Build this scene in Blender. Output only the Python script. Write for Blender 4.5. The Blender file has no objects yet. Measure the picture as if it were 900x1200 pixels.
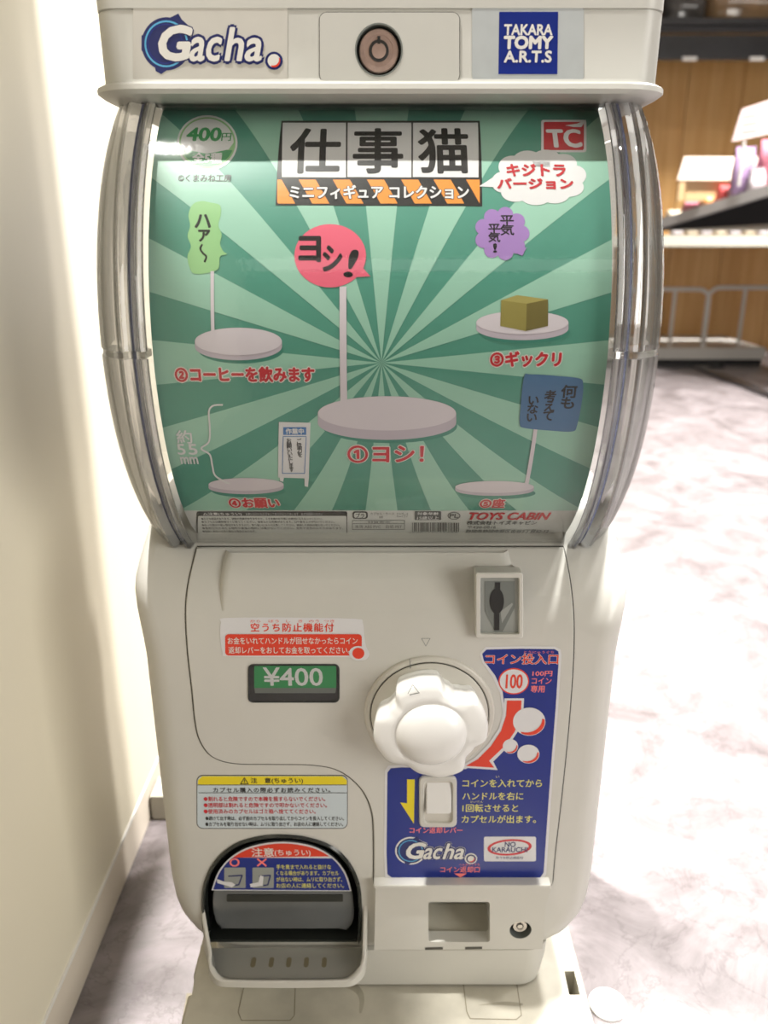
import bpy, bmesh, math, random
from mathutils import Vector, Matrix
random.seed(7)
sc = bpy.context.scene
# ------------------------------------------------------------------ camera, world, lights, exposure
F = 950.0; PITCH = math.radians(18.7); EYE = 0.64; CY = -0.515
cam_d = bpy.data.cameras.new('camera'); cam = bpy.data.objects.new('camera', cam_d); sc.collection.objects.link(cam)
cam_d.sensor_fit = 'VERTICAL'; cam_d.sensor_height = 36.0; cam_d.lens = 36.0*F/1200
cam.location = (0.0022, CY, EYE); cam.rotation_euler = (math.pi/2-PITCH, 0, 0)
cam_d.clip_start = 0.02; cam_d.clip_end = 60
cam_d.dof.use_dof = True; cam_d.dof.focus_distance = 0.53; cam_d.dof.aperture_fstop = 7.0
sc.camera = cam
sc.view_settings.view_transform = 'Standard'; sc.view_settings.look = 'None'
sc.view_settings.exposure = -2.5; sc.view_settings.gamma = 1.0; sc.view_settings.use_curve_mapping = False
w = bpy.data.worlds.new('world'); sc.world = w; w.use_nodes = True
w.node_tree.nodes['Background'].inputs[0].default_value = (1.0, 0.97, 0.93, 1); w.node_tree.nodes['Background'].inputs[1].default_value = 0.2
sc.cycles.caustics_reflective = False; sc.cycles.caustics_refractive = False
sc.cycles.max_bounces = 10; sc.cycles.transparent_max_bounces = 16; sc.cycles.sample_clamp_indirect = 4
sc.cycles.use_denoising = True

SPOTS = [((-0.60, -0.22, 2.5), 1500), ((0.60, 0.45, 2.5), 3000), ((1.25, 1.15, 2.5), 2000), ((2.3, 0.6, 2.5), 2000), ((0.05, 2.3, 2.5), 700), ((1.7, 2.8, 2.5), 3300), ((2.8, 2.8, 2.5), 2300), ((-0.315, 0.75, 2.5), 4400)]
FILL_PANELS = [((2.2, -1.7, 1.0), 1.3, 1.5, 235, 'added unseen upright fill light panel right of and behind the photographer'), ((0.56, 2.9, 0.95), 0.62, 1.3, 125, 'added unseen upright fill light panel standing on the floor behind the machine')]  # unseen upright panels added to brighten the left board and the machine
PANELS = [((-1.15, -1.3, 2.5), 0.6, 0.5, 12), ((0.3, -3.3, 2.5), 3.0, 0.7, 24), ((2.6, -1.9, 2.5), 1.4, 1.4, 20), ((2.4, 1.9, 2.5), 1.2, 0.4, 50)]
WARM = (1.0, 0.965, 0.91)

# ------------------------------------------------------------------ naming helpers
def link(o, parent=None):
    sc.collection.objects.link(o)
    if parent is not None:
        o.parent = parent
    return o
def tag(o, label=None, cat=None, group=None, kind=None):
    if label: o['label'] = label
    if cat: o['category'] = cat
    if group: o['group'] = group
    if kind: o['kind'] = kind
    return o
def thing(name, label, cat, loc=(0, 0, 0), group=None):
    o = bpy.data.objects.new(name, None); o.empty_display_size = 0.05; link(o)
    o.location = loc; tag(o, label, cat, group)
    return o
def root_of(o):
    v = Vector((0, 0, 0))
    while o is not None:
        v += o.location; o = o.parent
    return v
def obj(name, bm, mat, parent=None, smooth=None, label=None, kind=None):
    """world-space bmesh -> one mesh object, coordinates made local to its parent"""
    if parent is not None:
        bmesh.ops.translate(bm, vec=-root_of(parent), verts=bm.verts)
    me = bpy.data.meshes.new(name); bm.to_mesh(me); bm.free()
    for m in (mat if isinstance(mat, (list, tuple)) else [mat]): me.materials.append(m)
    if smooth is not None:
        me.shade_smooth(); me.set_sharp_from_angle(angle=math.radians(smooth))
    o = bpy.data.objects.new(name, me); link(o, parent)
    if label: o['label'] = label
    if kind: o['kind'] = kind
    return o

# ------------------------------------------------------------------ materials
def mat(name, col, rough=0.5, metal=0.0, spec=0.5, noise=0.0, nscale=8.0, bump=0.0, bscale=200.0, coat=0.0, col2=None, trans=0.0, emit=None, es=0.0, alpha=1.0):
    m = bpy.data.materials.new(name); m.use_nodes = True; nt = m.node_tree; b = nt.nodes['Principled BSDF']
    b.inputs['Base Color'].default_value = (*col, 1); b.inputs['Roughness'].default_value = rough
    b.inputs['Metallic'].default_value = metal; b.inputs['Specular IOR Level'].default_value = spec
    b.inputs['Coat Weight'].default_value = coat; b.inputs['Coat Roughness'].default_value = 0.08
    b.inputs['Transmission Weight'].default_value = trans; b.inputs['Alpha'].default_value = alpha
    if emit:
        b.inputs['Emission Color'].default_value = (*emit, 1); b.inputs['Emission Strength'].default_value = es
    if noise or bump:
        tc = nt.nodes.new('ShaderNodeTexCoord')
    if noise:
        n = nt.nodes.new('ShaderNodeTexNoise'); n.inputs['Scale'].default_value = nscale; n.inputs['Detail'].default_value = 6
        r = nt.nodes.new('ShaderNodeMix'); r.data_type = 'RGBA'
        c2 = col2 or tuple(c*(1-noise) for c in col)
        r.inputs[6].default_value = (*col, 1); r.inputs[7].default_value = (*c2, 1)
        rr = nt.nodes.new('ShaderNodeValToRGB'); rr.color_ramp.elements[0].position = 0.4; rr.color_ramp.elements[1].position = 0.7
        nt.links.new(tc.outputs['Object'], n.inputs['Vector']); nt.links.new(n.outputs[0], rr.inputs[0])
        nt.links.new(rr.outputs[0], r.inputs[0]); nt.links.new(r.outputs[2], b.inputs['Base Color'])
    if bump:
        n2 = nt.nodes.new('ShaderNodeTexNoise'); n2.inputs['Scale'].default_value = bscale
        bp = nt.nodes.new('ShaderNodeBump'); bp.inputs['Strength'].default_value = bump; bp.inputs['Distance'].default_value = 0.001
        nt.links.new(tc.outputs['Object'], n2.inputs['Vector']); nt.links.new(n2.outputs[0], bp.inputs['Height']); nt.links.new(bp.outputs[0], b.inputs['Normal'])
    return m
def srgb(r, g, b):
    f = lambda c: ((c/255+0.055)/1.055)**2.4 if c > 10 else c/255/12.92
    return (f(r), f(g), f(b))

M = {}
M['body'] = mat('cream_plastic', srgb(216, 215, 208), 0.28, noise=0.05, nscale=14, bump=0.05, bscale=60, coat=0.15)
M['body2'] = mat('cream_plastic_lower', srgb(215, 214, 207), 0.3, noise=0.05, nscale=12)
M['cap'] = mat('grey_cream_plastic', srgb(208, 208, 202), 0.32, noise=0.04, nscale=12, bump=0.05, bscale=70)
M['gap'] = mat('gap_shadow', (0.06, 0.058, 0.05), 0.7)  # shade inside the narrow gaps, painted as a near-black tone
M['knob'] = mat('white_gloss_plastic', srgb(250, 250, 247), 0.22, coat=0.3)
M['ring'] = mat('ring_plastic', srgb(214, 211, 202), 0.3)
M['blue'] = mat('ink_blue', srgb(12, 36, 122), 0.35)
M['navy'] = mat('ink_navy', srgb(16, 28, 92), 0.35)
M['red'] = mat('ink_red', srgb(215, 62, 38), 0.35)
M['dred'] = mat('ink_dark_red', srgb(190, 42, 52), 0.4)
M['white'] = mat('ink_white', srgb(238, 236, 230), 0.4)
M['pwhite'] = mat('print_white', srgb(232, 232, 234), 0.4)
M['yellow'] = mat('ink_yellow', srgb(235, 215, 40), 0.4)
M['lyellow'] = mat('ink_pale_yellow', srgb(225, 220, 120), 0.4)
M['pink'] = mat('ink_pink', srgb(250, 130, 125), 0.4)
M['black'] = mat('ink_black', srgb(28, 28, 28), 0.4)
M['dgrey'] = mat('ink_dark_grey', srgb(70, 72, 72), 0.4)
M['orange'] = mat('ink_orange', srgb(240, 150, 60), 0.4)
M['bpink'] = mat('ink_rose', srgb(232, 105, 130), 0.4)
M['bgreen'] = mat('ink_leaf', srgb(150, 200, 140), 0.4)
M['pgreen'] = mat('ink_price_green', srgb(60, 150, 90), 0.4)
M['purple'] = mat('ink_purple', srgb(165, 130, 195), 0.4)
M['steel'] = mat('ink_steel_blue', srgb(70, 110, 150), 0.4)
M['hblue'] = mat('ink_header_blue', srgb(70, 120, 180), 0.4)
M['olive'] = mat('ink_olive', srgb(150, 140, 75), 0.4)
M['olive2'] = mat('ink_olive_dark', srgb(115, 105, 55), 0.4)
M['olive3'] = mat('ink_olive_light', srgb(172, 162, 95), 0.4)
M['disc'] = mat('ink_disc', srgb(226, 218, 226), 0.4)
M['disc2'] = mat('ink_disc_edge', srgb(200, 190, 202), 0.4)
M['paper'] = mat('poster_paper', srgb(225, 228, 225), 0.45, noise=0.04, nscale=30)
M['teal'] = mat('poster_teal', srgb(82, 150, 132), 0.42, noise=0.08, nscale=18)
M['mint'] = mat('poster_mint', srgb(158, 206, 186), 0.42, noise=0.06, nscale=18)
M['cyan'] = mat('ink_cyan', srgb(90, 170, 215), 0.35)
M['label_green'] = mat('price_label_green', srgb(40, 140, 80), 0.4)
M['warn_grey'] = mat('sticker_pale_blue', srgb(208, 220, 226), 0.35)
M['sil'] = mat('sticker_silver', srgb(188, 194, 196), 0.4, noise=0.08, nscale=60)
M['clearst'] = mat('sticker_backing', srgb(210, 208, 201), 0.35, noise=0.03, nscale=60)
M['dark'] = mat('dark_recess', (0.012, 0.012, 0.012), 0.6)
M['smoke'] = mat('smoked_plastic', srgb(40, 43, 41), 0.15, noise=0.1, nscale=20)
M['slotgrey'] = mat('slot_grey', srgb(148, 152, 148), 0.4, noise=0.06, nscale=60)
M['slotgrey2'] = mat('slot_grey_dark', srgb(110, 115, 112), 0.45)
M['steelm'] = mat('lock_steel', (0.62, 0.58, 0.55), 0.28, metal=1.0, noise=0.25, nscale=120)
M['copper'] = mat('lock_bronze', (0.50, 0.36, 0.31), 0.35, metal=0.35, noise=0.3, nscale=150)
M['traygrey'] = mat('tray_grey', srgb(152, 152, 146), 0.3, noise=0.06, nscale=20)
M['stand'] = mat('stand_plastic', srgb(204, 200, 186), 0.45, noise=0.28, nscale=20, bump=0.08, bscale=90)
M['dirt'] = mat('scuff_dirt', srgb(120, 112, 98), 0.8)
M['black_pl'] = mat('black_plastic', (0.02, 0.02, 0.022), 0.3)
M['white_metal'] = mat('white_painted_metal', srgb(225, 222, 216), 0.35)
M['slotfloor'] = mat('slot_inside', srgb(120, 112, 90), 0.6)

def clear_sheet():
    m = bpy.data.materials.new('clear_cover_sheet'); m.use_nodes = True; nt = m.node_tree; nt.nodes.clear()
    out = nt.nodes.new('ShaderNodeOutputMaterial'); mix = nt.nodes.new('ShaderNodeMixShader'); tr = nt.nodes.new('ShaderNodeBsdfTransparent')
    gl = nt.nodes.new('ShaderNodeBsdfGlossy'); gl.inputs['Roughness'].default_value = 0.06; tr.inputs[0].default_value = (0.98, 0.985, 0.98, 1)
    lw = nt.nodes.new('ShaderNodeLayerWeight'); lw.inputs[0].default_value = 0.5
    pw_ = nt.nodes.new('ShaderNodeMath'); pw_.operation = 'POWER'; pw_.inputs[1].default_value = 5.0
    fr = nt.nodes.new('ShaderNodeMath'); fr.operation = 'MULTIPLY_ADD'; fr.inputs[1].default_value = 0.85; fr.inputs[2].default_value = 0.045
    nt.links.new(lw.outputs['Facing'], pw_.inputs[0]); nt.links.new(pw_.outputs[0], fr.inputs[0])
    tc = nt.nodes.new('ShaderNodeTexCoord'); n = nt.nodes.new('ShaderNodeTexNoise'); n.inputs['Scale'].default_value = 260
    bp = nt.nodes.new('ShaderNodeBump'); bp.inputs['Strength'].default_value = 0.08; bp.inputs['Distance'].default_value = 0.0005
    nt.links.new(tc.outputs['Object'], n.inputs['Vector']); nt.links.new(n.outputs[0], bp.inputs['Height']); nt.links.new(bp.outputs[0], gl.inputs['Normal'])
    nt.links.new(fr.outputs[0], mix.inputs[0]); nt.links.new(tr.outputs[0], mix.inputs[1]); nt.links.new(gl.outputs[0], mix.inputs[2]); nt.links.new(mix.outputs[0], out.inputs[0])
    return m
def clear_thick(tint=(0.985, 0.99, 0.995), f=0.22, rough=0.02):
    m = bpy.data.materials.new('clear_moulded_acrylic'); m.use_nodes = True; nt = m.node_tree; nt.nodes.clear()
    out = nt.nodes.new('ShaderNodeOutputMaterial'); mix = nt.nodes.new('ShaderNodeMixShader'); tr = nt.nodes.new('ShaderNodeBsdfTransparent')
    gl = nt.nodes.new('ShaderNodeBsdfGlass'); gl.inputs['Roughness'].default_value = rough; gl.inputs['IOR'].default_value = 1.47
    gl.inputs[0].default_value = (*tint, 1); tr.inputs[0].default_value = (*tint, 1); mix.inputs[0].default_value = 1-f
    nt.links.new(tr.outputs[0], mix.inputs[1]); nt.links.new(gl.outputs[0], mix.inputs[2]); nt.links.new(mix.outputs[0], out.inputs[0])
    return m
M['sheet'] = clear_sheet(); M['acrylic'] = clear_thick()

def floor_mat():
    m = bpy.data.materials.new('marble_vinyl'); m.use_nodes = True; nt = m.node_tree; b = nt.nodes['Principled BSDF']
    tc = nt.nodes.new('ShaderNodeTexCoord')
    def N(t, **k):
        n = nt.nodes.new(t)
        for a, v in k.items(): n.inputs[a].default_value = v
        return n
    n1 = N('ShaderNodeTexNoise', Scale=7.0, Detail=12.0, Roughness=0.7, Distortion=1.2)
    n2 = N('ShaderNodeTexNoise', Scale=14.0, Detail=8.0, Roughness=0.65, Distortion=0.6)
    v = N('ShaderNodeTexVoronoi', Scale=16.0); v.feature = 'DISTANCE_TO_EDGE'
    va = nt.nodes.new('ShaderNodeVectorMath'); va.operation = 'ADD'
    sc_ = nt.nodes.new('ShaderNodeVectorMath'); sc_.operation = 'SCALE'; sc_.inputs['Scale'].default_value = 0.16
    nt.links.new(tc.outputs['Object'], n1.inputs['Vector']); nt.links.new(tc.outputs['Object'], n2.inputs['Vector'])
    nt.links.new(n2.outputs[1], sc_.inputs[0]); nt.links.new(sc_.outputs[0], va.inputs[0]); nt.links.new(tc.outputs['Object'], va.inputs[1]); nt.links.new(va.outputs[0], v.inputs['Vector'])
    r1 = nt.nodes.new('ShaderNodeValToRGB'); e = r1.color_ramp.elements; e[0].position = 0.32; e[0].color = (*srgb(92, 86, 86), 1); e[1].position = 0.68; e[1].color = (*srgb(148, 141, 143), 1)
    r2 = nt.nodes.new('ShaderNodeValToRGB'); e = r2.color_ramp.elements; e[0].position = 0.0; e[0].color = (0.72, 0.7, 0.7, 1); e[1].position = 0.05; e[1].color = (1, 1, 1, 1)
    r3 = nt.nodes.new('ShaderNodeValToRGB'); e = r3.color_ramp.elements; e[0].position = 0.35; e[0].color = (0.8, 0.78, 0.78, 1); e[1].position = 0.6; e[1].color = (1, 1, 1, 1)
    m1 = nt.nodes.new('ShaderNodeMix'); m1.data_type = 'RGBA'; m1.blend_type = 'MULTIPLY'; m1.inputs[0].default_value = 0.8
    m2 = nt.nodes.new('ShaderNodeMix'); m2.data_type = 'RGBA'; m2.blend_type = 'MULTIPLY'; m2.inputs[0].default_value = 0.8
    nt.links.new(n1.outputs[0], r1.inputs[0]); nt.links.new(v.outputs['Distance'], r2.inputs[0]); nt.links.new(n2.outputs[0], r3.inputs[0])
    nt.links.new(r1.outputs[0], m1.inputs[6]); nt.links.new(r2.outputs[0], m1.inputs[7]); nt.links.new(m1.outputs[2], m2.inputs[6]); nt.links.new(r3.outputs[0], m2.inputs[7])
    nt.links.new(m2.outputs[2], b.inputs['Base Color']); b.inputs['Roughness'].default_value = 0.38
    return m
def wood_mat():
    m = bpy.data.materials.new('warm_wood'); m.use_nodes = True; nt = m.node_tree; b = nt.nodes['Principled BSDF']
    tc = nt.nodes.new('ShaderNodeTexCoord'); mp = nt.nodes.new('ShaderNodeMapping'); mp.inputs['Scale'].default_value = (9, 9, 0.7)
    n = nt.nodes.new('ShaderNodeTexNoise'); n.inputs['Scale'].default_value = 2.5; n.inputs['Detail'].default_value = 8; n.inputs['Distortion'].default_value = 0.6
    r = nt.nodes.new('ShaderNodeValToRGB'); e = r.color_ramp.elements; e[0].position = 0.3; e[0].color = (*srgb(212, 160, 96), 1); e[1].position = 0.7; e[1].color = (*srgb(232, 188, 126), 1)
    nt.links.new(tc.outputs['Object'], mp.inputs[0]); nt.links.new(mp.outputs[0], n.inputs['Vector']); nt.links.new(n.outputs[0], r.inputs[0]); nt.links.new(r.outputs[0], b.inputs['Base Color'])
    b.inputs['Roughness'].default_value = 0.45
    return m

# ------------------------------------------------------------------ pixel rays (900x1200 photograph)
FW = Vector((0, math.cos(PITCH), -math.sin(PITCH))); UP = Vector((0, math.sin(PITCH), math.cos(PITCH))); CAM = Vector((0.0022, CY, EYE))
def ray(px, py):
    return FW + Vector(((px-450)/F, 0, 0)) + UP*((600-py)/F)
def at_y(px, py, y=0.0):
    d = ray(px, py); return CAM + d*((y-CY)/d.y)
def at_z(px, py, z=0.0):
    d = ray(px, py); return CAM + d*((z-EYE)/d.z)

ZR = [(0.03, 0.012), (0.076, 0.002), (0.082, 0.0), (0.36, 0.0), (0.375, 0.0008), (0.388, 0.004), (0.400, 0.010), (0.412, 0.0185), (0.425, 0.030), (0.440, 0.046), (0.455, 0.062)]
def fy(z):
    if z <= 0.36: return 0.0
    for (a, ya), (b, yb) in zip(ZR, ZR[1:]):
        if a <= z <= b: return ya+(yb-ya)*(z-a)/(b-a)
    return ZR[-1][1]
class Front:                         # the machine's front face; u = x, v = z
    def __init__(s, base=0.0, k=1.0): s.base = base; s.k = k; s.cuts = [0.36, 0.37, 0.38, 0.388, 0.394, 0.400, 0.406, 0.412, 0.4185, 0.425, 0.4325, 0.44]
    def uv(s, px, py):
        y = 0
        for _ in range(30):
            p = at_y(px, py, y); y = 0.5*y+0.5*(fy(p.z)*s.k-s.base)
        return (p.x, p.z)
    def pt(s, u, v, off): return Vector((u, fy(v)*s.k-s.base-off, v))
class Flat:                          # vertical plane at y
    cuts = []
    def __init__(s, y): s.y = y
    def uv(s, px, py): p = at_y(px, py, s.y); return (p.x, p.z)
    def pt(s, u, v, off): return Vector((u, s.y-off, v))
class Level:                         # horizontal plane at z; u = x, v = y
    cuts = []
    def __init__(s, z): s.z = z
    def uv(s, px, py): p = at_z(px, py, s.z); return (p.x, p.y)
    def pt(s, u, v, off): return Vector((u, v, s.z+off))
AYC, AZC, RP = 0.146, 0.575, 0.174
class Arc:                           # horizontal cylinder; u = x, v = arc length upward
    def __init__(s, R): s.R = R; s.cuts = [i*0.004 for i in range(-60, 61)]
    def uv(s, px, py):
        d = ray(px, py); oy, oz = CY-AYC, EYE-AZC
        a = d.y**2+d.z**2; b = 2*(oy*d.y+oz*d.z); c = oy*oy+oz*oz-s.R**2; D = b*b-4*a*c
        t = (-b-math.sqrt(max(D, 0)))/(2*a); p = CAM+d*t
        return (p.x, s.R*math.asin(max(-1, min(1, (p.z-AZC)/s.R))))
    def pt(s, u, v, off):
        th = v/s.R; r = s.R+off; return Vector((u, AYC-r*math.cos(th), AZC+r*math.sin(th)))

# ------------------------------------------------------------------ mesh helpers
def bm_new(): return bmesh.new()
def add_box(bm, lo, hi, bev=0.0, seg=2):
    r = bmesh.ops.create_cube(bm, size=1.0); vs = r['verts']
    for v in vs:
        v.co = Vector([(lo[i]+hi[i])/2+v.co[i]*(hi[i]-lo[i]) for i in range(3)])
    if bev:
        es = list({e for v in vs for e in v.link_edges})
        bmesh.ops.bevel(bm, geom=es, offset=bev, segments=seg, profile=0.7, affect='EDGES')
    return bm
def box(lo, hi, bev=0.0, seg=2): return add_box(bm_new(), lo, hi, bev, seg)
def add_loft(bm, rows, caps=(True, True), close=True, ring=False):
    vr = [[bm.verts.new(p) for p in r] for r in rows]
    n = len(rows[0]); pairs = list(zip(vr, vr[1:]))
    if ring: pairs.append((vr[-1], vr[0]))
    for a, b in pairs:
        for i in range(n if close else n-1):
            j = (i+1) % n; bm.faces.new((a[i], a[j], b[j], b[i]))
    if caps[0]: bm.faces.new(list(reversed(vr[0])))
    if caps[1]: bm.faces.new(vr[-1])
    return bm
def loft(rows, **k):
    bm = add_loft(bm_new(), rows, **k); bmesh.ops.recalc_face_normals(bm, faces=bm.faces); return bm
def add_tube(bm, pts, r, n=10, closed=False):
    pts = [Vector(p) for p in pts]; rows = []
    N = len(pts)
    for i, p in enumerate(pts):
        a = pts[(i-1) % N] if (closed or i) else p; b = pts[(i+1) % N] if (closed or i < N-1) else p
        t = (b-a).normalized(); ref = Vector((0, 0, 1)) if abs(t.z) < 0.9 else Vector((0, 1, 0))
        if rows and abs(t.z) > 0.6 and abs(t.z) < 0.95: ref = Vector((0, 1, 0)) if abs(t.y) < 0.5 else Vector((1, 0, 0))
        if abs(t.y) < 0.3: ref = Vector((0, 1, 0))
        s = t.cross(ref).normalized(); u = s.cross(t)
        rr = r[i] if isinstance(r, (list, tuple)) else r
        rows.append([p+(s*math.cos(2*math.pi*k/n)+u*math.sin(2*math.pi*k/n))*rr for k in range(n)])
    return add_loft(bm, rows, caps=(not closed, not closed), ring=closed)
def rrect(x0, y0, x1, y1, r, n=5):
    r = min(r, abs(x1-x0)/2, abs(y1-y0)/2); out = []
    for cx, cy, a0 in ((x1-r, y0+r, -90), (x1-r, y1-r, 0), (x0+r, y1-r, 90), (x0+r, y0+r, 180)):
        for i in range(n+1):
            a = math.radians(a0+90*i/n); out.append((cx+r*math.cos(a), cy+r*math.sin(a)))
    return out
def ell(cx, cy, rx, ry, n=40, a0=0, a1=360):
    k = n if a1-a0 == 360 else n+1
    return [(cx+rx*math.cos(math.radians(a0+(a1-a0)*i/n)), cy+ry*math.sin(math.radians(a0+(a1-a0)*i/n))) for i in range(k)]
def spline(pts, n=6, closed=True):
    out = []; N = len(pts)
    rng = range(N) if closed else range(N-1)
    for i in rng:
        g = lambda k: pts[k % N] if closed else pts[max(0, min(N-1, k))]
        p0, p1, p2, p3 = g(i-1), g(i), g(i+1), g(i+2)
        for s in range(n):
            t = s/n
            out.append(tuple(0.5*(2*p1[k]+(p2[k]-p0[k])*t+(2*p0[k]-5*p1[k]+4*p2[k]-p3[k])*t*t+(3*p1[k]-p0[k]-3*p2[k]+p3[k])*t**3) for k in range(2)))
    if not closed: out.append(tuple(pts[-1]))
    return out
def uvs(S, pts): return [S.uv(*p) for p in pts]
def finish2d(bm, S, off):
    if S.cuts and bm.verts:
        vs = [v.co.y for v in bm.verts]; lo, hi = min(vs), max(vs)
        for c in S.cuts:
            if lo+1e-5 < c < hi-1e-5:
                g = list(bm.verts)+list(bm.edges)+list(bm.faces)
                bmesh.ops.bisect_plane(bm, geom=g, plane_co=(0, c, 0), plane_no=(0, 1, 0))
    for v in bm.verts: v.co = S.pt(v.co.x, v.co.y, off+v.co.z)
    return bm
_cnt = [0]
def jit():
    _cnt[0] += 1; return (_cnt[0] % 7)*0.6e-5      # keeps overlapping prints from sharing one exact plane
def poly_bm(S, polys, off, flat_triangulate=True):
    bm = bm_new(); off += jit(); lay = {}
    for pi, pts in enumerate(polys):
        q = [pts[0]]
        for p in pts[1:]:
            if abs(p[0]-q[-1][0])+abs(p[1]-q[-1][1]) > 1e-7: q.append(p)
        if abs(q[0][0]-q[-1][0])+abs(q[0][1]-q[-1][1]) < 1e-7: q.pop()
        f = bm.faces.new([bm.verts.new((p[0], p[1], (pi % 8)*0.6e-5)) for p in q]); f.normal_update()
    bmesh.ops.triangulate(bm, faces=bm.faces)
    finish2d(bm, S, off)
    bmesh.ops.recalc_face_normals(bm, faces=bm.faces)
    return bm
def patch(name, S, polys, off, m, parent, label=None):
    """flat print lying on surface S; polys in pixels of the photograph, mapped onto the surface"""
    if polys and not isinstance(polys[0][0], (tuple, list)): polys = [polys]
    return obj(name, poly_bm(S, [uvs(S, p) for p in polys], off), M[m] if isinstance(m, str) else m, parent, label=label)
def patch_uv(name, S, polys, off, m, parent, label=None):
    return obj(name, poly_bm(S, polys, off), M[m], parent, label=label)
def stroke(pts, w, closed=False):
    """2D polyline -> quads"""
    out = []; n = len(pts)
    rng = range(n) if closed else range(n-1)
    for i in rng:
        a = Vector(pts[i]); b = Vector(pts[(i+1) % n]); d = (b-a)
        if d.length < 1e-9: continue
        d.normalize(); nn = Vector((-d.y, d.x))*w/2; e = d*w*0.2
        out.append([tuple(a-e+nn), tuple(a-e-nn), tuple(b+e-nn), tuple(b+e+nn)])
    return out
_tc = {}
def glyphs(s, res=3, space=1.0, line=1.0, align='LEFT'):
    k = (s, res, space, line, align)
    if k not in _tc:
        c = bpy.data.curves.new('t', 'FONT'); c.body = s; c.resolution_u = res; c.space_character = space; c.space_line = line; c.align_x = align
        o = bpy.data.objects.new('t', c); me = bpy.data.meshes.new_from_object(o)
        vs = [(v.co.x, v.co.y) for v in me.vertices]; fs = [tuple(p.vertices) for p in me.polygons]
        bpy.data.objects.remove(o); bpy.data.curves.remove(c); bpy.data.meshes.remove(me)
        x0 = min(v[0] for v in vs); x1 = max(v[0] for v in vs); y0 = min(v[1] for v in vs); y1 = max(v[1] for v in vs)
        _tc[k] = ([((v[0]-x0)/(x1-x0)-0.5, (v[1]-y0)/(y1-y0)-0.5) for v in vs], fs)
    return _tc[k]
def text(name, S, s, bx, off, m, parent, bold=0.0, rot=0.0, shear=0.0, label=None, **k):
    """lettering laid on surface S; bx = ink box in pixels; bold = extra stroke in mm"""
    x0, y0, x1, y1 = bx; cx, cy = (x0+x1)/2, (y0+y1)/2
    a = S.uv(x0, cy); b = S.uv(x1, cy); t = S.uv(cx, y0); d = S.uv(cx, y1)
    W = b[0]-a[0]; H = t[1]-d[1]; C = ((a[0]+b[0])/2, (t[1]+d[1])/2)
    vs, fs = glyphs(s, **k); cr, sr = math.cos(math.radians(rot)), math.sin(math.radians(rot))
    bm = bm_new(); off += jit()
    R = bold*0.001
    offs = [(0, 0)] if R == 0 else [(R*math.cos(i*math.pi/4), R*math.sin(i*math.pi/4)) for i in range(8)]
    if 0 < R < 0.00018: offs = offs[::2]
    for oi, (ox, oz) in enumerate(offs):
        vv = []
        for (u, v) in vs:
            X = u*W+shear*v*H; Y = v*H
            vv.append(bm.verts.new((C[0]+X*cr-Y*sr+ox, C[1]+X*sr+Y*cr+oz, oi*0.6e-5)))
        for f in fs:
            try: bm.faces.new([vv[i] for i in f])
            except ValueError: pass
    if H > 0.005 and S.cuts: finish2d(bm, S, off)
    else:
        for v in bm.verts: v.co = S.pt(v.co.x, v.co.y, off+v.co.z)
    return obj(name, bm, M[m], parent, label=label)
def cutout(o, bms):
    """carve shapes out of a mesh object with booleans, then bake the result"""
    tmp = []
    for b in bms:
        bmesh.ops.translate(b, vec=-root_of(o), verts=b.verts); bmesh.ops.recalc_face_normals(b, faces=b.faces)
        me = bpy.data.meshes.new('c'); b.to_mesh(me); b.free(); c = bpy.data.objects.new('c', me); sc.collection.objects.link(c); c.location = root_of(o); tmp.append(c)
        md = o.modifiers.new('b', 'BOOLEAN'); md.operation = 'DIFFERENCE'; md.solver = 'EXACT'; md.object = c
    bpy.context.view_layer.update()
    dg = bpy.context.evaluated_depsgraph_get(); me = bpy.data.meshes.new_from_object(o.evaluated_get(dg))
    o.modifiers.clear(); o.data = me
    for c in tmp: bpy.data.objects.remove(c)
    me.shade_smooth(); me.set_sharp_from_angle(angle=math.radians(32))
def prism(pts, y0, y1, y1pts=None):
    """(x,z) outline swept from y0 (front) to y1"""
    q = y1pts or pts
    return loft([[Vector((p[0], y0, p[1])) for p in pts], [Vector((p[0], y1, p[1])) for p in q]])
def scale2(pts, k, c=None):
    cx = sum(p[0] for p in pts)/len(pts) if c is None else c[0]; cy = sum(p[1] for p in pts)/len(pts) if c is None else c[1]
    return [(cx+(p[0]-cx)*k, cy+(p[1]-cy)*k) for p in pts]
def inset(pts, d):
    """shift a closed outline inward (d>0) by d"""
    n = len(pts); A = sum(pts[i][0]*pts[(i+1) % n][1]-pts[(i+1) % n][0]*pts[i][1] for i in range(n)); s = 1 if A > 0 else -1; out = []
    for i in range(n):
        a = Vector(pts[i-1]); b = Vector(pts[(i+1) % n]); t = (b-a)
        if t.length < 1e-9: out.append(pts[i]); continue
        t.normalize(); nn = Vector((-t.y, t.x))*s*d; out.append((pts[i][0]+nn.x, pts[i][1]+nn.y))
    return out

# ------------------------------------------------------------------ the setting
M['floor'] = floor_mat(); M['wood'] = wood_mat()
M['wall'] = mat('cream_board', srgb(236, 229, 208), 0.5, noise=0.03, nscale=3)
M['base'] = mat('baseboard_paint', srgb(225, 215, 200), 0.45)
M['ceil'] = mat('ceiling_paint', srgb(215, 212, 205), 0.8)
M['shopwall'] = mat('shop_wall', srgb(170, 160, 148), 0.7)
M['backpanel'] = mat('grey_panel', srgb(196, 194, 180), 0.5)
def struct(name, bm, m, parent=None): 
    o = obj(name, bm, M[m], parent); o['kind'] = 'structure'; return o
struct('floor', box((-3.0, -4.5, -0.02), (5.0, 6.0, 0.0)), 'floor')
struct('ceiling', box((-3.0, -4.5, 2.56), (5.0, 6.0, 2.6)), 'ceil')
struct('wall_rear', box((-3.0, -4.54, 0), (5.0, -4.5, 2.56)), 'shopwall')
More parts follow.
